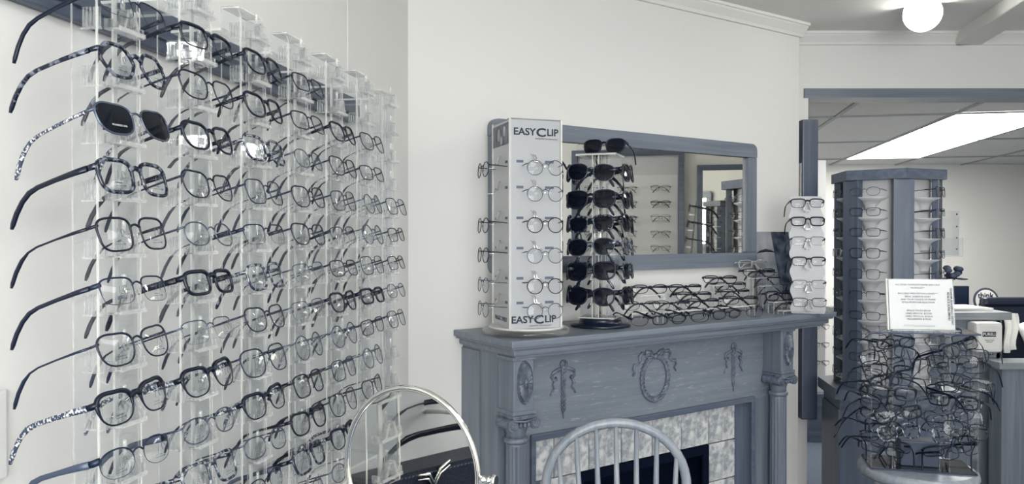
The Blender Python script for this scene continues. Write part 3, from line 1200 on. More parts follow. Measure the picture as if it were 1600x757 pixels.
# ================================================================ WALL MIRROR
sm0, _ = DW(766, 250, .02); sm1, _ = DW(1181, 250, .02)
mz0, mz1 = 1.368, 1.888
wm = thing('wall_mirror', 'wide oak framed mirror on the diagonal wall above the mantel', 'mirror', DM)
fw = .058
b = MB(); b.box(sm0 + .03, sm1 - .03, -.012, -.004, mz0 + .03, mz1 - .03); b.build('mirror_glass', M['mirror'], wm)


def bar(x0, x1, z0, z1, m, rnd=None):
    b = MB(); b.bbox(x0, x1, -.028, -.002, z0, z1, .006)
    return b.build('frame_rail', m, wm)


def round_rail(z0, z1, up):
    q = .03
    arc = [(q * math.sin(a * PI / 12), q * math.cos(a * PI / 12)) for a in range(7)]
    pts = [(sm0, z0), (sm1, z0)] + [(sm1 - q + dx, z1 - q + dz) for dx, dz in arc[::-1]] + [(sm0 + q - dx, z1 - q + dz) for dx, dz in arc]
    if not up:
        pts = [(x, z0 + z1 - z) for x, z in pts][::-1]
    b = MB(); b.prism(pts, .002, .028, 0, None, RX(R(90)))
    return b.build('frame_rail', M['oak'], wm)


round_rail(mz1 - fw, mz1, True); round_rail(mz0, mz0 + fw, False)
bar(sm0, sm0 + fw, mz0 + fw, mz1 - fw, M['oak_up']); bar(sm1 - fw, sm1, mz0 + fw, mz1 - fw, M['oak_up'])

# ================================================================ WHITE BRANDED CLIP TOWER ON THE MANTEL
EC = Vector((.045, 2.41, MZ))
EY = R(19)
et = thing('display_tower', 'tall white revolving square frame tower lettered EASYCLIP on the mantel', 'display', T(*EC) @ RZ(EY))
b = MB(); b.lathe([(.135, .0005), (.138, .006), (.138, .012), (.132, .017), (.11, .019)], 48); b.build('turntable', M['clip'], et)
b = MB(); b.lathe([(.118, .018), (.118, .024)], 40); b.build('base_disc', M['card'], et)
hs = .083
ztop = P(840, 186, 2.33).z - MZ
b = MB()
for (x0, x1, y0, y1) in ((-hs, hs, -hs, -hs + .004), (-hs, hs, hs - .004, hs), (-hs, -hs + .004, -hs, hs), (hs - .004, hs, -hs, hs)):
    b.box(x0, x1, y0, y1, .024, ztop)
b.box(-hs, hs, -hs, hs, ztop - .004, ztop)
b.build('body', plain('tower_white_acrylic', 170, .28, spec=.6), et)
b = MB()
for x in (-hs, hs):
    for y in (-hs, hs):
        b.box(x - .003, x + .003, y - .003, y + .003, .024, ztop + .001)
b.build('corner_edge', M['edge'], et)
zt = P(840, 207, 2.33).z - MZ
text('EASY', .030, M['navy'], et, T(-.0365, -hs - .001, zt), bold=.0006, sx=1.07)
text('C', .036, M['navy'], et, T(.017, -hs - .001, zt - .001), bold=.0009, sx=1.3)
text('LIP', .030, M['navy'], et, T(.0545, -hs - .001, zt), bold=.0006, sx=1.0)
text('PATENTED TECHNOLOGY', .0062, M['ink'], et, T(.035, -hs - .001, zt - .0195))
zb = P(833, 500, 2.33).z - MZ
text('EASY', .030, M['navy'], et, T(-.0435, -hs - .001, zb), bold=.0006, sx=1.07)
text('C', .036, M['navy'], et, T(.010, -hs - .001, zb - .001), bold=.0009, sx=1.3)
text('LIP', .030, M['navy'], et, T(.0475, -hs - .001, zb), bold=.0006)
text('PATENTED TECHNOLOGY', .006, M['ink'], et, T(.015, -hs - .001, zb - .0185))
text('MAGIC TWIST', .019, M['ink'], et, T(-hs - .001, 0, zb - .002) @ RZ(R(-90)), sx=.95)
b = MB(); b.box(-hs - .0016, -hs - .0004, -.078, .078, zt - .035, zt + .03); b.build('photo_print', M['photo_dark'], et)
b = MB()
for (y, z, r_) in ((-.035, .006, .016), (.02, .0, .02), (-.005, -.02, .014)):
    b.blob((-hs - .0016, y, zt + z), .0006, r_ * .8, r_)
b.build('photo_face', M['photo_grey'], et)
ey = [262, 303, 352, 400, 448, 487]
ez = [P(850, y, 2.28).z - MZ for y in ey]
for z in ez:
    for xs in ((-.062, -.04), (.03, .058)):
        b = MB(); b.box(xs[0], xs[1], -hs - .0008, -hs - .0002, z + .018, z + .026); b.build('slot', M['ink'], et)
        b = MB(); b.box(-hs - .0008, -hs - .0002, xs[0], xs[1], z + .018, z + .026); b.build('slot', M['ink'], et)
    for rot in (0, 1):
        b = MB()
        q = [(-.008, -hs, z + .045), (-.002, -hs - .006, z + .04), (.0, -hs - .012, z + .022), (.012, -hs - .014, z + .02), (.016, -hs - .03, z + .004), (.012, -hs - .046, z + .004)]
        for sh_x in (0, -.008):
            qq = [(x + sh_x, y, zz) for x, y, zz in q]
            if rot:
                qq = [(y, -x, zz) for x, y, zz in qq]
            b.tube(qq, .0014, 5)
        b.build('wire_hook', M['chrome'], et)
efront = ['silver_round', 'silver_round', 'dark_round', 'silver_round', 'dark_round', 'silver_round']
eleft = ['dark_round', None, 'dark_round', 'dark_round', 'silver_round', 'silver_round']
for i, z in enumerate(ez):
    zz = z + MZ
    base = T(EC.x, EC.y, zz) @ RZ(EY)
    glasses(efront[i], base @ T(.012, -hs - .05, 0) @ RZ(R(-4)) @ RX(R(-4)), '%s eyeglasses, %s from top on the white tower front' % (STY[efront[i]][8], ORD[i]), 'frames on the white tower')
    if eleft[i]:
        glasses(eleft[i], base @ RZ(R(-90)) @ T(-.0, -hs - .062, 0) @ RX(R(-4)), '%s eyeglasses, %s from top on the white tower left side' % (STY[eleft[i]][8], ORD[[q for q in range(6) if eleft[q]].index(i)]), 'frames on the white tower')

# ================================================================ SUNGLASSES SPINNER
s, _ = DW(938, 500, .185)
SP = DM @ Vector((s, -.185, MZ))
SY = R(-20)
st = thing('sunglasses_spinner', 'clear acrylic revolving sunglasses stand on a black base on the mantel', 'display', T(*SP) @ RZ(SY))
b = MB(); b.lathe([(.10, .0005), (.102, .004), (.10, .01), (.075, .011), (.07, .022), (.07, .03)], 40); b.build('base', M['black'], st)
sh = P(940, 238, 2.55).z - SP.z
for z0_, z1_, h_ in ((.03, .034, .06), (sh - .012, sh - .006, .068)):
    b = MB(); b.box(-h_, h_, -h_, h_, z0_, z1_, 0, 1); b.build('end_plate', [M['acrylic'], M['edge']], st)
b = MB()
for a in range(4):
    mm = RZ(a * PI / 2)
    for x in (-.012, .009):
        b = MB(); b.box(x, x + .003, -.068, -.03, .034, sh - .012, 0, 1, mm); b.build('upright_panel', [M['acrylic'], M['edge']], st)
b = MB(); b.lathe([(.05, sh - .006), (.05, sh), (.03, sh + .002)], 32); b.build('top_disc', M['black'], st)
b = MB(); b.tube([(0, 0, .03), (0, 0, sh - .01)], .006, 8); b.build('spindle', M['chrome'], st)
srow = [P(940, y, 2.53).z - SP.z for y in (270, 312, 350, 386, 424, 463)]
sfr = ['sun_silver', 'sun_big', 'sun_square', 'sun_silver', 'sun_big', 'sun_wrap']
sri = ['sun_big', 'sun_wrap', 'sun_big', 'sun_grey', 'sun_square', 'sun_wrap']
sle = ['sun_wrap', 'sun_square', 'sun_wrap', 'sun_silver', 'sun_grey', 'sun_big']
for z in srow:
    for a in range(4):
        b = MB()
        mm = RZ(a * PI / 2) @ T(0, -.076, z - .012)
        for sg in (-1, 1):
            b.box(-.0015, .0015, -.008, .012, -.018, .014, 0, 1, mm @ T(sg * .008, 0, 0) @ RY(sg * R(-18)))
        b.build('nose_rest', [M['clip'], M['edge']], st)
for i, z in enumerate(srow):
    base = T(SP.x, SP.y, SP.z + z) @ RZ(SY)
    for nm, ang, lst in (('front', 0, sfr), ('right side', 90, sri), ('left side', -90, sle)):
        q = lst[i]
        rr = random.Random(i * 7 + ang)
        glasses(q, base @ RZ(R(ang)) @ T(-.012 if ang == 0 else 0, -.09 if ang == 0 else -.10, 0) @ RX(R(-7)) @ RY(R(rr.uniform(-4, 4))) @ Matrix.Scale(1.22, 4), '%s sunglasses, %s row down on the %s of the spinner' % (STY[q][8], ORD[i], nm), 'sunglasses on the spinner')
glasses('sun_big', T(SP.x + .005, SP.y - .05, SP.z + sh + .018) @ RZ(R(-25)) @ RX(R(-10)) @ Matrix.Scale(1.05, 4), 'black sunglasses lying flat on top of the sunglasses spinner', 'sunglasses on the spinner')

# ================================================================ GLASSES AND RISERS ON THE MANTEL
items = [  # px, py, t, style, words, stand, step
    (1016, 452, .10, 'reader_black', 0, 1), (1003, 478, .20, 'reader_thin', 0, 0),
    (1072, 449, .07, 'reader_black', 1, 2), (1126, 437, .05, 'reader_black', 1, 3), (1142, 449, .07, 'reader_black', 1, 2),
    (1085, 460, .16, 'reader_black', 1, 1), (1150, 461, .15, 'reader_thin', 1, 1),
    (1050, 477, .24, 'reader_thin', 1, 0), (1098, 473, .24, 'reader_black', 1, 0), (1158, 470, .24, 'reader_black', 1, 0),
    (1178, 414, .095, 'crystal', 2, 4), (1187, 426, .13, 'reader_black', 2, 3), (1202, 438, .165, 'half_gun', 2, 2),
    (1210, 450, .20, 'silver_half', 2, 1), (1219, 463, .24, 'black_thick', 2, 0), (1234, 476, .285, 'reader_thin', 2, -1),
    (1016, 499, .31, 'reader_thin', None, 0), (1047, 498, .32, 'reader_black', None, 0), (1076, 497, .31, 'reader_black', None, 0),
    (1106, 490, .30, 'reader_thin', None, 0), (1137, 492, .31, 'reader_black', None, 0), (1162, 487, .30, 'reader_thin', None, 0)]
steps = {}
pos = []
for it in items:
    s, z = DW(it[0], it[1], it[2])
    pos.append([s, z])
    if it[4] is not None:
        steps.setdefault((it[4], it[5]), []).append(len(pos) - 1)
for key, ids in steps.items():
    bbs = max(glass_meshes(items[i][3])['bb'] for i in ids)
    zz = max(MZ + .012, sum(pos[i][1] for i in ids) / len(ids) - .02)
    for i in ids:
        pos[i][1] = zz + glass_meshes(items[i][3])['bb'] + .0022
    steps[key] = (ids, zz)
for stand, nm in ((0, 'short clear stepped riser on the mantel just right of the sunglasses spinner'), (1, 'wide clear stepped riser in the middle of the mantel'), (2, 'tall clear stepped riser near the right end of the mantel')):
    rs = thing('acrylic_riser', nm, 'display', DM, 'clear risers on the mantel')
    for (sd, stp), (ids, zz) in steps.items():
        if sd != stand:
            continue
        x0 = min(pos[i][0] for i in ids) - .06; x1 = max(pos[i][0] for i in ids) + .06
        t = sum(items[i][2] for i in ids) / len(ids)
        b = MB(); b.box(x0, x1, -t - .016, -t + .010, zz - .004, zz, 0, 1)
        for x in (x0, x1 - .003):
            b.box(x, x + .003, -t - .015, -t + .009, MZ + .0005, zz - .004, 0, 1)
        b.build('step', [M['acrylic'], M['edge']], rs)
order = sorted(range(len(items)), key=lambda i: items[i][0])
frontrow = sorted([i for i in range(len(items)) if items[i][4] is None], key=lambda i: items[i][0])
for i, it in enumerate(items):
    s, z = pos[i]
    rr = random.Random(i + 40)
    g = glass_meshes(it[3])
    if it[4] is None:
        z = MZ + g['bb'] + .0015
        lab = '%s eyeglasses, %s from left in the front row on the mantel' % (g['words'], ORD[frontrow.index(i)])
    else:
        stn = ['short riser beside spinner', 'middle mantel riser', 'right end mantel riser'][it[4]]
        ids = sorted(steps[(it[4], it[5])][0], key=lambda q: items[q][0])
        lvl = sorted([k[1] for k in steps if k[0] == it[4]]).index(it[5])
        lab = '%s eyeglasses, %s%s step up, %s' % (g['words'], (['left', 'middle', 'right'][ids.index(i)] + ' pair, ' if len(ids) == 3 else (['left', 'right'][ids.index(i)] + ' pair, ') if len(ids) == 2 else ''), ORD[lvl], stn)
    yaw = -AV * .6 + R(rr.uniform(-10, 10))
    if it[4] is None:
        yaw += R((i % 3 - 1) * 22)
    glasses(it[3], DM @ T(s, -it[2], z + g['bb'] * .06 + (.002 if it[4] is not None else .004)) @ RZ(yaw) @ RX(R(-6 if it[4] is not None else 9)) @ Matrix.Scale(1.06, 4), lab, 'glasses set out on the mantel', fold=it[4] is not None)

# picture card
s0, zc0 = DW(1182, 425, .05)
pc = thing('picture_card', 'grey close-up brow portrait card leaning behind the risers on the mantel', 'picture', DM @ T(0, 0, 0))
sA, zA = DW(1180, 362, .02); sB, _ = DW(1236, 362, .02)
pm = T(sA, -.05, MZ + .002) @ RX(R(-8))
hh = zA - MZ
b = MB(); b.box(0, sB - sA, 0, .008, 0, hh); b.build('card_board', M['photo_grey'], pc, pm)
b = MB(); b.prism([((sB - sA) * .62, 0), (sB - sA, 0), (sB - sA, hh), ((sB - sA) * .5, hh)], 0, .0006); b.build('dark_print', M['photo_dark'], pc, pm @ T(0, -.0008, 0) @ RX(R(90)))
b = MB()
for q in (.42, .7):
    b.tube([((sB - sA) * x, -.001, hh * (q + .05 * math.sin(x * 5))) for x in (.05, .15, .3, .45, .55)], [(.001, .0004), (.005, .0004), (.007, .0004), (.005, .0004), (.001, .0004)], 5, up=(0, 0, 1))
b.build('printed_brow', M['navy'], pc, pm)

# white wavy stand at the mantel's right end
ws = P(1262, 488, 2.98)
wst = thing('wavy_display_stand', 'upright white scallop-edged frame stand at the right end of the mantel', 'display', T(ws.x + .002, ws.y, MZ + .001) @ RZ(R(-8)) @ RX(R(-6)))
WSM = T(ws.x + .002, ws.y, MZ + .001) @ RZ(R(-8)) @ RX(R(-6))
wh = P(1262, 306, 3.0).z - MZ
rowz = [P(1262, y, 2.97).z - MZ for y in (318, 347, 378, 410, 446, 474)]
poly = []
N = 60
for i in range(N + 1):
    z = wh * i / N
    w = .066 - .010 * (1 - math.cos(2 * PI * (z - rowz[0] - .02) / (rowz[0] - rowz[1]))) * .5
    w *= .9 + .1 * math.sin(PI * min(1, (wh - z) / .03) / 2)
    poly.append((w, z))
full = [(x, z) for x, z in poly] + [(-x, z) for x, z in poly[::-1]]
b = MB(); b.prism(full, -.004, 0, 0, None, RX(R(90)) @ Matrix.Scale(1, 4)); b.build('wavy_panel', plain('grey_white_plastic', 172, .35), wst)
b = MB(); b.bbox(-.07, .07, -.03, .05, 0, .008, .003); b.build('foot', M['clip'], wst)
wsty = ['brow_dark', 'black_thick', 'half_gun', 'brow_dark', 'half_gun', 'thin_rect']
for i, z in enumerate(rowz):
    b = MB()
    for sg in (-1, 1):
        b.box(-.002, .002, -.024, 0, -.02, .012, 0, 1, T(sg * .008, 0, z - .006) @ RY(sg * R(-18)))
    b.box(-.009, .009, -.026, 0, z - .032, z - .028, 0, 1)
    b.build('nose_rest', [M['clip'], M['edge']], wst)
    q = wsty[i]
    glasses(q, WSM @ T(0, -.031, z) @ RX(R(-3)), '%s eyeglasses, %s from the top on the white wavy stand' % (STY[q][8], ORD[i]), 'frames on the wavy stand')

# ================================================================ TALL FRAMED MIRROR SEEN EDGE-ON
pm0, pm1 = P(1253, 187, 3.545), P(1276, 656, 3.545)
b = MB(); b.bbox(pm0.x, pm1.x, 3.535, OY - .0005, pm1.z, pm0.z, .006)
tp = thing('hanging_board', 'tall narrow dark wooden board hung edge-on beside the opening', 'board')
b.build('board', wood('dark_board', 78, 8, 2), tp)
b = MB(); b.box(pm0.x - .003, pm0.x, 3.55, 3.60, pm1.z + .9, pm0.z - .2); b.build('edge_strip', M['whiteplastic'], tp)

# ================================================================ HEXAGONAL FRAME TOWER
HC = Vector((1.614, 3.31, 0))
HR = .224


def hexp(r, rot=262):
    return [(r * math.cos(R(rot + 60 * i)), r * math.sin(R(rot + 60 * i))) for i in range(6)]


ht = thing('hexagonal_frame_tower', 'tall hexagonal wooden frame tower with white scalloped ledges by the opening', 'display', T(*HC))
capz1 = P(1410, 263, 3.1).z; capz0 = P(1410, 279, 3.1).z
bz = P(1345, 612, 3.15).z
b = MB(); b.prism(hexp(HR + .005), capz0, capz1); b.build('cap', M['oak_dark'], ht)
b = MB(); b.prism(hexp(HR + .06), bz - .045, bz); b.prism(hexp(HR + .035), bz - .09, bz - .045); b.build('plinth', M['oak_dark'], ht)
b = MB(); b.prism(hexp(HR + .042), 0, bz - .09); b.build('cabinet_base', M['oak_dark_up'], ht)
b = MB(); b.prism(hexp(HR - .055), bz, capz0); b.build('core', M['frost'], ht)
hx = hexp(HR - .025)
for i in range(6):
    a = R(262 + 60 * i)
    b = MB(); b.bbox(-.04, .04, -.014, .014, bz, capz0, .003)
    b.build('corner_post', M['oak_dark_up'], ht, T((HR - .032) * math.cos(a), (HR - .032) * math.sin(a), 0) @ RZ(a + PI / 2))
hrow = [P(1335, y, 3.06).z for y in (297, 330, 363, 397, 431, 465, 498, 532, 566, 598)]
led = MB()
# scalloped ledge: half disc, concave flared underside, facing -y
n = 12
vs, fs = [], []
for q, (rr_, zz) in enumerate(((.066, 0), (.067, -.004), (.04, -.016), (.026, -.034), (.022, -.05))):
    for j in range(n + 1):
        a = PI + PI * j / n
        vs.append((rr_ * 1.05 * math.cos(a), .0 + rr_ * math.sin(a) * .85, zz))
m_ = n + 1
for q in range(4):
    for j in range(n):
        fs.append((q * m_ + j, (q + 1) * m_ + j, (q + 1) * m_ + j + 1, q * m_ + j + 1))
led.add(vs, fs, 0, True)
led.add(vs[:m_], [tuple(range(m_))], 0)
LED = led.mesh('ledge', M['frost'])
faceA, faceB, faceC = R(232), R(292), R(172)
apo = (HR - .055) * math.cos(PI / 6)
hA = ['silver', 'thin_rect', 'thin_rect', 'black_square', 'thin_square', 'half_gun', 'thin_rect', 'thin_square', 'thin_rect', 'silver']
hB = ['black_square', 'half_gun', 'black_square', 'thin_rect', 'thin_square', 'thin_rect', 'thin_square', 'thin_rect', 'half_gun', 'silver']
hC = ['thin_rect', 'thin_square', 'half_gun', 'crystal', 'thin_rect', 'silver_half', 'thin_rect', 'thin_square', 'half_gun', 'thin_rect']
for nm, fa, lst, turn in (('left front face', faceA, hA, -8), ('right front face', faceB, hB, 24), ('far left face', faceC, hC, 0)):
    for i, z in enumerate(hrow):
        if nm == 'right front face':
            z = z - .004
        fm_ = T(HC.x, HC.y, 0) @ RZ(fa + PI / 2)
        off = -.04 if turn < 0 else (.055 if turn > 0 else 0)
        link('ledge', LED, ht, RZ(fa + PI / 2) @ T(off * .8, -apo, z - .022))
        q = lst[i]
        glasses(q, fm_ @ T(off, -apo - (.075 if turn > 0 else .062), z) @ RZ(R(turn)) @ RX(R(-4)), '%s eyeglasses, %s ledge down, hexagonal tower %s' % (STY[q][8], ORD[i], nm), 'frames on the hexagonal tower')

# flower and brochure holder beside the tower
fl = thing('flower_sprig', 'small dark silk flower sprig at the right of the hexagonal tower', 'flower', T(*P(1489, 438, 3.12)))
b = MB()
for i in range(9):
    a = i * 2.4
    b.blob((.022 * math.cos(a), .022 * math.sin(a), .03 + .018 * math.sin(i * 1.7)), .016, .014, .012, 7, 5, mat=Matrix.Rotation(a, 3, 'Z'))
b.build('petals', M['flower'], fl)
b = MB()
for i in range(5):
    a = i * 1.3 + .4
    b.blob((.035 * math.cos(a), .03 * math.sin(a), .005), .022, .008, .004, 6, 4, mat=Matrix.Rotation(a, 3, 'Z'))
b.build('leaf_cluster', M['leaf'], fl)
b = MB(); b.tube([(0, 0, .03), (-.005, .0, -.06), (-.03, .02, -.16)], .003, 5); b.build('stem', M['leaf'], fl)
bh = thing('brochure_holder', 'clear wall brochure holder with white sheets right of the hexagonal tower', 'holder', T(*P(1478, 400, 3.42)) @ RZ(R(10)))
b = MB(); b.box(-.06, .06, -.003, 0, 0, .20, 0, 1); b.box(-.06, .06, -.03, -.028, 0, .08, 0, 1); b.box(-.06, .06, -.03, 0, -.003, 0, 0, 1); b.build('holder_panel', [M['acrylic'], M['edge']], bh)
b = MB(); b.box(-.055, .055, -.012, -.006, .002, .17); b.build('sheets', M['clip'], bh)
b = MB()
for z in (.03, .08, .13, .185):
    for x in (.05, -.05):
        b.blob((x, -.005, z), .004, .003, .004, 6, 4)
b.build('bolts', M['black'], bh)

# slim far display strip seen past the board
fd = P(1279, 575, 5.6)
fs_ = thing('far_display_strip', 'slim white frame display far behind, between the dark board and hexagonal tower', 'display', T(fd.x, fd.y, 0))
b = MB(); b.bbox(-.05, .05, 0, .03, .35, 2.05, .004); b.build('display_panel', M['frost'], fs_)
b = MB(); b.bbox(-.09, .09, -.05, .08, 0, .35, .004); b.build('base', M['oak_dark'], fs_)
for i in range(5):
    z = P(1279, 510 + i * 28, 5.6).z
    glasses('thin_rect', T(fd.x, fd.y - .04, z), 'thin dark eyeglasses, %s from the top on the slim far display' % ORD[i], 'frames on the far display', fold=True)

# ================================================================ STOOL WITH CROWDED CLEAR TOWER
SX, SY_ = 1.163, 2.2
SZ = P(1430, 728, 2.2).z
stl = thing('stool', 'round pale wooden stool carrying the crowded clear frame tower', 'stool', T(SX, SY_, 0))
b = MB(); b.lathe([(.13, SZ - .035), (.15, SZ - .03), (.158, SZ - .018), (.155, SZ - .005), (.145, SZ)], 40); b.build('seat', M['chairwood'], stl)
for i in range(4):
    a = PI / 4 + i * PI / 2
    b = MB(); b.tube([(.1 * math.cos(a), .1 * math.sin(a), SZ - .03), (.16 * math.cos(a), .16 * math.sin(a), 0)], [.016, .013], 10); b.build('leg', M['chairwood'], stl)
b = MB()
for i in range(4):
    a, c = PI / 4 + i * PI / 2, PI / 4 + (i + 1) * PI / 2
    b.tube([(.135 * math.cos(a), .135 * math.sin(a), .3), (.135 * math.cos(c), .135 * math.sin(c), .3)], .009, 8)
b.build('stretcher', M['chairwood'], stl)
TA = R(-14)
TZ1 = P(1440, 516, 2.2).z
ct = thing('clear_frame_tower', 'clear acrylic tower crowded with tangled frames standing on the stool', 'display', T(SX, SY_, SZ + .001) @ RZ(TA))
th_ = TZ1 - SZ
b = MB(); b.box(-.14, .14, -.075, .075, th_ - .004, th_, 0, 1); b.build('top_plate', [M['acrylic'], M['f_gun']], ct)
b = MB(); b.box(-.135, .135, -.07, .07, 0, .004, 0, 1); b.build('base_plate', [M['smoke'], M['f_gun']], ct)
for x in (-.135, -.08, .065, .135):
    b = MB(); b.box(x - .0015, x + .0015, -.07, -.02, .004, th_ - .004, 0, 1); b.build('upright_panel', [M['acrylic'], M['clip']], ct)
b = MB(); b.box(-.06, .06, -.004, .0, .004, th_ - .004, 0, 1); b.build('back_panel', [M['acrylic'], M['clip']], ct)
b = MB(); b.bbox(-.05, .05, -.03, .03, .004, .075, .003); b.build('dark_box', plain('dark_grey_box', 42, .5), ct)
pool = ['thin_rect', 'black_square', 'slim_black', 'brow_dark', 'thin_square', 'slim_thin', 'brow_dark', 'slim_black', 'thin_cat', 'black_thick', 'rimless', 'grey_tort']
rr = random.Random(11)
nr = 7
for i in range(nr):
    z = SZ + th_ - .035 - i * (th_ - .108) / (nr - 1)
    for cn, cx in (('left', -.085), ('right', .085)):
        for dn, dy, ry in (('front', -.085, 0), ('middle', -.05, 0), ('back', .02, 180)):
            q = rr.choice(pool)
            yaw = R(rr.uniform(-38, 38) + ry)
            mw = T(SX, SY_, z + rr.uniform(-.008, .008) - (.016 if dn == 'middle' else 0)) @ RZ(TA) @ T(cx + rr.uniform(-.022, .022), dy, 0) @ RZ(yaw) @ RY(R(rr.uniform(-18, 18))) @ RX(R(rr.uniform(-20, 4)))
            glasses(q, mw, '%s eyeglasses, %s layer, %s row down, %s half of stool tower' % (STY[q][8], dn, ORD[i], cn), 'frames on the stool tower')

# sign card on top of the crowded tower
sg0 = P(1441, 508, 2.17)
sgn = thing('price_sign', 'white price card in a clear holder on top of the crowded stool tower', 'sign', T(sg0.x, sg0.y, TZ1 + .002) @ RZ(R(-8)) @ RX(R(-8)))
sw_, sh_ = .178, P(1441, 437, 2.17).z - TZ1
b = MB(); b.box(-sw_ / 2, sw_ / 2, -.003, -.001, 0, sh_, 0, 1); b.box(-sw_ / 2, sw_ / 2, .002, .004, 0, sh_, 0, 1); b.box(-sw_ / 2, sw_ / 2, -.03, .03, -.0015, 0, 0, 1); b.box(-sw_ / 2 - .004, -sw_ / 2, -.004, .006, 0, sh_, 1)
b.build('sign_holder', [M['acrylic'], M['edge']], sgn)
b = MB(); b.box(-sw_ / 2 + .004, sw_ / 2 - .002, -.0005, .001, .003, sh_ - .002); b.build('card', M['paper'], sgn)
lines = [('WE OFFER COMPLETE FRAME AND LENS', .88), ('PACKAGES**', .82), ('INCLUDES PRESCRIPTION LENSES***', .71), ('BASIC SCRATCH COAT', .65), ('AND YOUR CHOICE OF FRAME', .595), ('STYLE FROM THIS SELECTION', .54),
         ('SINGLE VISION $99.00', .38), ('LINED BIFOCAL $125.00', .325), ('LINED TRIFOCAL $150.00', .27), ('PROGRESSIVE $199.00', .215)]
for tx, f in lines:
    text(tx, .0066, M['ink'], sgn, T(-.008, -.0035, sh_ * f), ext=.00005)
for f in (.1, .08):
    b = MB(); b.box(-.05, .034, -.0036, -.0034, sh_ * f, sh_ * f + .0005); b.build('fine_print', M['ink'], sgn)
text('FRAME PRICE IS $ 99.00\nUNLESS OTHERWISE MARKED', .0078, M['navy'], sgn, T(sw_ / 2 - .012, -.0035, sh_ * .47) @ RY(R(-90)), ext=.00005, bold=.0001)

# ================================================================ WINDSOR CHAIR
CY = 1.95
cc = P(963, 700, CY)
ch = thing('windsor_chair', 'pale wooden hoop-back spindle chair in front of the fireplace', 'chair', T(cc.x, CY, 0))
apex = P(963, 661, CY).z
hw_ = (1078 - 850) / 2 / F * CY - .006
zb_ = P(963, 765, CY).z
hoop = []
for i in range(25):
    a = PI * i / 24
    hoop.append((hw_ * math.cos(a) * 1.0, 0, zb_ + (apex - zb_) * (math.sin(a) ** .92 if math.sin(a) > 0 else 0)))
lo = [(hw_ * .985, -.02, .8), (hw_ * .93, -.05, .62), (hw_ * .86, -.075, .45)]
path = [(x, y, z) for x, y, z in lo[::-1]] + [(x, 0, z) for x, y, z in hoop] + [(-x, y, z) for x, y, z in lo]
b = MB(); b.tube(path, .0125, 10); b.build('back_hoop', M['chairwood'], ch)
for i in range(7):
    f = (i - 3) / 3.0
    px = [872, 900, 931, 962, 994, 1026, 1057][i]
    xt = P(px, 740, CY).x - cc.x
    xx = max(-.98, min(.98, xt / hw_))
    ztop_ = zb_ + (apex - zb_) * (math.sqrt(max(0, 1 - xx * xx))) ** .92
    b = MB(); b.tube([(xt * .78, -.085, .45), (xt * .92, -.03, .8), (xt, -.002, ztop_)], [.0085, .008, .0055], 8); b.build('spindle', M['chairwood'], ch)
b = MB(); b.lathe([(.19, .415), (.215, .425), (.22, .44), (.2, .452)], 36, cy=-.23); b.build('seat', M['chairwood'], ch)
for sx in (-1, 1):
    for sy in (-1, 1):
        b = MB(); b.tube([(sx * .12, -.23 + sy * .12, .42), (sx * .16, -.23 + sy * .165, .22), (sx * .19, -.23 + sy * .2, 0)], [.014, .019, .011], 10); b.build('leg', M['chairwood'], ch)

# ================================================================ TABLE MIRROR
TM = P(641, 736, 1.1)
nrm = Vector((-.37, -.93, .0))
my = math.atan2(nrm.x, -nrm.y)
tmr = thing('table_mirror', 'oval tabletop mirror with a thin chrome rim at bottom centre', 'mirror', T(*TM) @ RZ(my))
ax, az = .107, .120
tilt = RX(R(2))
b = MB()
n = 64
rings = 8
SAG = .0022
vs = [(0, SAG, 0)]
for q in range(1, rings + 1):
    f = q / rings
    for j in range(n):
        a = 2 * PI * j / n
        vs.append((ax * f * math.cos(a), SAG * (1 - f * f), az * f * math.sin(a)))
fs = [(0, 1 + j, 1 + (j + 1) % n) for j in range(n)]
for q in range(rings - 1):
    for j in range(n):
        j2 = (j + 1) % n
        fs.append((1 + q * n + j, 1 + (q + 1) * n + j, 1 + (q + 1) * n + j2, 1 + q * n + j2))
b.add(vs, fs, 0, True)
b.build('mirror_glass', M['mirror'], tmr, tilt)
b = MB(); b.tube([(ax * math.cos(2 * PI * j / 72), .0, az * math.sin(2 * PI * j / 72)) for j in range(72)], .0045, 8, closed=True, up=(0, 1, 0)); b.build('rim', M['chrome'], tmr, tilt)
b = MB()
b.prism([(ax * .97 * math.cos(2 * PI * j / 48), az * .97 * math.sin(2 * PI * j / 48)) for j in range(48)], -.007, -.0032, 0, None, RX(R(90)))
b.build('backing', M['chrome'], tmr, tilt)
for sx in (1,):
    b = MB()
    pr = [(.006, 0), (.006, .006), (.0035, .007), (.0035, .010), (.006, .011), (.0065, .013), (.0035, .014), (.0035, .017), (.009, .018), (.0095, .021), (.008, .023)]
    b.lathe(pr, 16); b.build('pivot_knob', M['chrome'], tmr, T(sx * (ax + .004), 0, 0) @ RY(sx * R(90)))
b = MB(); b.tube([(0, 0, -.16), (ax * .8, 0, -.125), (ax + .016, 0, -.05), (ax + .016, 0, 0)], .0035, 8); b.build('side_arm', M['chrome'], tmr)
tz = .80
b = MB(); b.tube([(0, 0, -.16), (0, 0, tz + .02 - TM.z)], .007, 10); b.lathe([(.075, tz - TM.z + .0005), (.075, tz - TM.z + .008), (.02, tz - TM.z + .02)], 32); b.build('stand', M['chrome'], tmr)
tb = thing('dispensing_table', 'small wooden table carrying the oval mirror, below the frame', 'table', T(TM.x + .03, TM.y - .02, 0))
b = MB(); b.bbox(-.2, .25, -.2, .2, tz - .025, tz, .005); b.build('tabletop', M['oak'], tb)
for x in (-.18, .23):
    for y in (-.18, .18):
        b = MB(); b.box(x - .018, x + .018, y - .018, y + .018, 0, tz - .025); b.build('leg', M['oak_up'], tb)

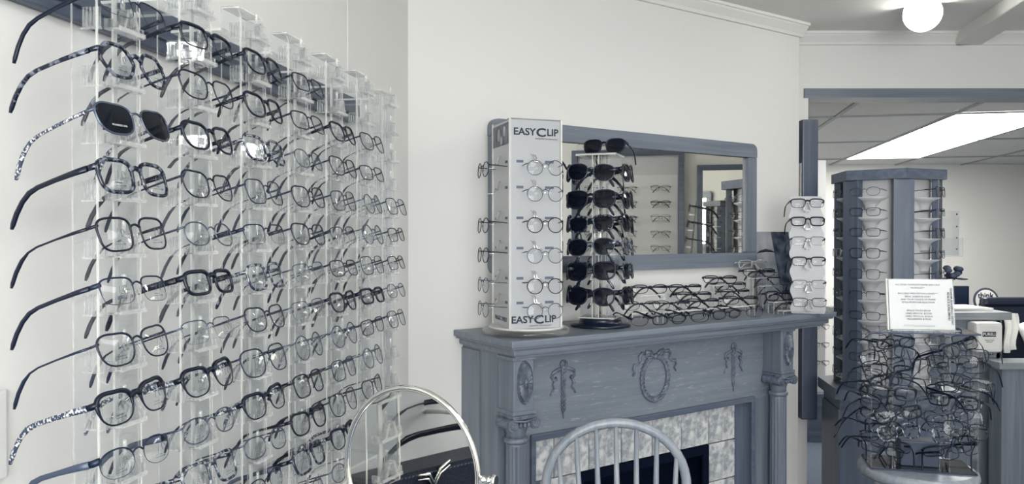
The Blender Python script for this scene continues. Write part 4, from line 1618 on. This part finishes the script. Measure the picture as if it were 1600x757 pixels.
# ================================================================ BACK ROOM FURNITURE
cx0, cx1 = P(1492, 490, 4.02), P(1568, 490, 4.02)
cnt = thing('reception_counter', 'high oak reception counter behind the crowded stool tower', 'counter', T(cx0.x, 4.0, 0))
w = cx1.x - cx0.x
tz1 = P(1530, 488, 4.0).z
b = MB(); b.bbox(-.55, w + .02, -.02, .34, tz1 - .04, tz1, .004); b.build('counter_top', M['oak_mid_x'], cnt)
b = MB(); b.box(-.5, w - .03, 0, .30, 0, tz1 - .04); b.build('body', M['oak_mid'], cnt)
b = MB(); b.bbox(w - .055, w - .02, .0, .31, 0, tz1 - .04, .004); b.build('end_post', M['oak_mid'], cnt)
dk0 = P(1562, 570, 3.76)
dsk = thing('reception_desk', 'lower oak desk at the right edge beside the counter', 'desk', T(dk0.x, 3.79, 0))
dz = P(1575, 567, 3.76).z
b = MB(); b.bbox(.0, .8, -.03, .105, dz - .035, dz, .004); b.build('desktop', M['oak_mid_x'], dsk)
b = MB(); b.box(.03, .75, 0, .10, 0, dz - .035); b.build('body', M['oak_mid'], dsk)
# sanitizer dispenser
sd0, sd1 = P(1518, 568, 3.95), P(1560, 503, 3.95)
sdw, sdh = sd1.x - sd0.x, sd1.z - sd0.z
sd = thing('soap_dispenser', 'white wall sanitizer dispenser on the end of the reception counter', 'dispenser', T((sd0.x + sd1.x) / 2, 3.9995, sd0.z))
b = MB(); b.bbox(-sdw / 2, sdw / 2, -.09, 0, sdh * .28, sdh, .018); b.build('housing', M['whiteplastic'], sd)
b = MB(); b.bbox(-sdw * .34, sdw * .3, -.085, -.005, .0, sdh * .3, .01); b.build('push_bar', M['clip'], sd)
b = MB(); b.bbox(-.038, .03, -.094, -.09, sdh * .66, sdh * .78, .002); b.build('badge', M['navy'], sd)
text('PURELL', .021, M['paper'], sd, T(-.004, -.0945, sdh * .72), bold=.0004)
text('Instant Hand\nSanitizer', .009, M['ink'], sd, T(-.002, -.0912, sdh * .56))
# papers and monitor on the counter
pp = thing('paper_stack', 'stack of white papers on top of the reception counter', 'papers', T(cx0.x + .10, 4.16, tz1 + .0008))
for i in range(4):
    b = MB(); b.box(-.14, .12, -.11, .11, i * .0035, i * .0035 + .003); b.build('sheet', M['paper'], pp, RZ(R((i - 1.5) * 4)))
mo = P(1503, 478, 4.95)
mn = thing('monitor', 'dark computer monitor behind the papers on the counter', 'monitor', T(mo.x - .03, 5.0, dz))
mzt = P(1503, 448, 4.95).z - dz
b = MB(); b.bbox(-.2, .1, 0, .03, mzt - .24, mzt, .005); b.build('screen_housing', M['black'], mn, RZ(R(-8)))
b = MB(); b.box(-.19, .09, -.002, .0, mzt - .225, mzt - .012); b.build('screen', M['f_gun'], mn, RZ(R(-8)))
b = MB(); b.box(-.07, -.03, .01, .03, .001, mzt - .2); b.bbox(-.15, .05, -.05, .09, .001, .012, .003); b.build('monitor_stand', M['black'], mn)
dk2 = thing('back_desk', 'oak back desk carrying the monitor and round sign', 'desk', T(mo.x - .3, 4.82, 0))
b = MB(); b.bbox(0, 1.9, 0, .7, dz - .035, dz, .004); b.build('desktop', M['oak_mid_x'], dk2)
b = MB(); b.box(.03, 1.85, .05, .65, 0, dz - .035); b.build('body', M['oak_mid'], dk2)
# round sign
rs0 = P(1541, 470, 5.0)
rr0 = 20 / F * 5.0
rsg = thing('round_sign', 'round white sign reading think about your eyes behind the counter', 'sign', T(rs0.x, 5.0, rs0.z) @ RX(R(-6)))
b = MB(); b.prism([(rr0 * math.cos(2 * PI * j / 40), rr0 * math.sin(2 * PI * j / 40)) for j in range(40)], -.006, 0, 0, None, RX(R(90)) ); b.build('grey_rim', M['f_silver'], rsg)
b = MB(); b.prism([(rr0 * .84 * math.cos(2 * PI * j / 40), rr0 * .84 * math.sin(2 * PI * j / 40)) for j in range(40)], 0, .001, 0, None, RX(R(90)) @ T(0, 0, 0.0)); b.build('white_disc', M['paper'], rsg, T(0, 0, 0))
text('think', .05, M['navy'], rsg, T(-.004, -.003, .032), bold=.001)
text('about your', .019, M['ink'], rsg, T(-.004, -.003, .002))
text('eyes', .05, M['navy'], rsg, T(-.01, -.003, -.026), bold=.001)
b = MB(); b.tube([(0, .012, -rr0 * .5), (0, .03, dz - rs0.z + .004)], .006, 6); b.bbox(-.05, .05, -.01, .06, dz - rs0.z + .001, dz - rs0.z + .008, .002); b.build('sign_stand', M['black'], rsg)
# office chair with white cloth
oc0 = P(1575, 500, 4.55)
och = thing('office_chair', 'black office chair with low rounded back behind the reception desk', 'chair', T(oc0.x + .10, 4.56, 0))
ozt = P(1583, 466, 4.55).z
b = MB(); b.bbox(-.24, .3, -.025, .03, ozt - .42, ozt, .025); b.build('backrest', M['blackmatte'], och)
b = MB(); b.bbox(-.25, .31, -.03, .035, ozt - .055, ozt + .003, .02); b.build('top_rail', M['black'], och)
b = MB(); b.tube([(0, .04, ozt - .3), (0, .1, .5), (0, .0, .45)], .02, 8); b.build('back_post', M['black'], och)
cl = thing('white_jacket', 'white cloth jacket draped over the office chair at the right edge', 'jacket', T(P(1580, 500, 4.5).x, 4.52, 0))
b = MB()
za, zb2 = P(1580, 490, 4.5).z, P(1580, 552, 4.5).z
nx, nz = 10, 8
vs = []
for side in (0, 1):
    for i in range(nx + 1):
        for j in range(nz + 1):
            x = -.052 + .085 * i / nx
            z = za + (zb2 - za) * j / nz * (.94 + .05 * math.sin(i * .5 + .6))
            vs.append((x + .01 * math.sin(j * .7), -.022 - .012 * math.sin(i * 1.5 + j * .3) - .02 * j / nz + side * .008, z))
fs = []
m1 = (nx + 1) * (nz + 1)
for i in range(nx):
    for j in range(nz):
        a = i * (nz + 1) + j
        fs.append((a, a + 1, a + nz + 2, a + nz + 1))
        fs.append((m1 + a + nz + 1, m1 + a + nz + 2, m1 + a + 1, m1 + a))
b.add(vs, fs, 0, True)
b.build('drape', M['cloth'], cl)
b = MB(); b.tube([(.05, -.03, za - .06), (.06, -.05, za - .10), (.085, -.05, za - .15), (.10, -.045, za - .22)], [.02, .028, .03, .022], 10); b.build('sleeve', M['cloth'], cl)

# ================================================================ WHAT THE MIRRORS SHOW: side wall board, second mirror, bag
def ws_x(Y):      # local x on the side wall for a given world Y
    return -(Y) / math.sin(AL)


bx0, bx1 = ws_x(2.67), ws_x(2.0)
bd = thing('framed_frame_board', 'dark framed white board of eyeglasses on the side wall, seen in the wall mirror', 'display', WS)
b = MB(); b.box(bx0, bx1, -.02, -.002, .8, 2.03); b.build('board_panel', M['frost'], bd)
b = MB()
for (x0, x1, z0, z1) in ((bx0 - .03, bx0 + .01, .76, 2.07), (bx1 - .01, bx1 + .03, .76, 2.07), (bx0, bx1, 2.03, 2.07), (bx0, bx1, .76, .80)):
    b.bbox(x0, x1, -.05, -.001, z0, z1, .004)
b.build('frame', M['oak_dark'], bd)
b = MB(); b.box(bx0 + .012, bx1 - .012, -.023, -.02, .81, 1.90); b.build('grey_field', M['card'], bd)
for ci, fx in enumerate((.18, .5, .82)):
    for i in range(8):
        z = 1.81 - i * .098
        q = ['thin_rect', 'slim_thin', 'thin_square', 'slim_black'][(i * 3 + ci) % 4]
        x = bx0 + (bx1 - bx0) * fx
        glasses(q, WS @ T(x, -.078, z) @ RX(R(-3)), '%s eyeglasses, %s row, %s column of the mirrored side board' % (STY[q][8], ORD[i], ['right', 'middle', 'left'][ci]), 'frames on the side wall board', fold=True)
b = MB()
for fx in (.18, .5, .82):
    for i in range(8):
        z = 1.81 - i * .098
        x = bx0 + (bx1 - bx0) * fx
        b.tube([(x, -.023, z - .004), (x, -.075, z + .001)], .0025, 5)
b.build('peg', M['chrome'], bd)
for nm, Y, ww, mm, tx in (('grey brand card lettered CARRERA', 2.10, .20, 'card', 'CARRERA'), ('dark plain card', 2.30, .15, 'ink', None), ('white plain card', 2.47, .12, 'paper', 'SAFILO')):
    tc_ = thing('brand_card', nm + ' above the side wall board, seen in the mirror', 'sign', WS @ T(ws_x(Y), -.02, 2.0725), 'cards above the board')
    b = MB(); b.box(-ww / 2, ww / 2, -.006, 0, 0, .095); b.build('card', M[mm], tc_)
    if tx == 'CARRERA':
        text(tx, .038, M['navy'], tc_, T(0, -.0065, .052), bold=.0008)
        text('EYEWEAR COLLECTION', .011, M['ink'], tc_, T(0, -.0065, .022))
m20, m21 = ws_x(3.10), ws_x(2.80)
m2 = thing('side_mirror', 'tall dark framed mirror on the side wall, seen inside the wall mirror', 'mirror', WS)
b = MB(); b.box(m20, m21, -.012, -.002, .75, 1.94); b.build('mirror_glass', M['mirror'], m2)
b = MB()
for (x0, x1, z0, z1) in ((m20 - .02, m20 + .015, .72, 1.96), (m21 - .015, m21 + .02, .72, 1.96), (m20, m21, 1.925, 1.96), (m20, m21, .72, .755)):
    b.bbox(x0, x1, -.028, -.001, z0, z1, .004)
b.build('frame', M['oak_dark'], m2)

gp = thing('grey_wall_panel', 'grey panel on the left wall, seen only in the oval table mirror', 'panel', LM)
b = MB(); b.bbox(-.66, -.045, WALL_Y - .012, WALL_Y, .55, 1.32, .003); b.build('panel', plain('grey_panel', 158, .5), gp)
for i, z in enumerate((1.128, 1.083, 1.030)):
    b = MB(); b.tube([(-.25, WALL_Y - .012, z - .008), (-.25, WALL_Y - .105, z + .002)], .004, 6); b.build('peg', M['whiteplastic'], gp)
    q = ['brow_dark', 'thin_cat', 'sun_wrap'][i]
    glasses(q, LM @ T(-.25, WALL_Y - .115, z) @ RZ(R(-48)) @ RX(R(-3)) @ Matrix.Scale(1.12, 4), '%s on the grey panel, %s from top, in the oval mirror' % (['black browline eyeglasses', 'thin dark cat-eye eyeglasses', 'black wraparound sunglasses'][i], ORD[i]), 'frames in the oval mirror')
lc = thing('leather_case', 'black leather case with a silver winged emblem, seen in the oval mirror', 'case', LM)
def case_top(x):
    return .990 + .19 * x


pl = [(-.62, .62), (-.045, .62), (-.045, case_top(-.045) - .025), (-.050, case_top(-.05) - .012), (-.058, case_top(-.058) - .004), (-.072, case_top(-.072)), (-.60, case_top(-.60)), (-.612, case_top(-.612) - .006), (-.62, case_top(-.62) - .02)]
b = MB(); b.prism(pl, 0, .0625, 0, None, T(0, WALL_Y - .0125, 0) @ RX(R(90))); b.build('case_body', M['leather'], lc)
b = MB()
for i in range(62):
    x = -.585 + i * .0082
    z = case_top(x) - .009
    b.box(x, x + .005, WALL_Y - .0765, WALL_Y - .0745, z, z + .002)
tag(b.build('stitching', M['f_grey'], lc), kind='stuff')
b = MB()
ex, ez_ = -.192, .940
for sg in (-1, 1):
    b.tube([(ex + sg * .035, WALL_Y - .077, ez_ + .012), (ex + sg * .012, WALL_Y - .078, ez_ + .006), (ex, WALL_Y - .078, ez_ - .013)], [.0014, .0026, .002], 6)
    b.tube([(ex + sg * .035, WALL_Y - .077, ez_ + .004), (ex + sg * .013, WALL_Y - .078, ez_ - .002), (ex, WALL_Y - .078, ez_ - .022)], [.001, .0018, .0014], 6)
b.build('emblem', M['chrome'], lc)
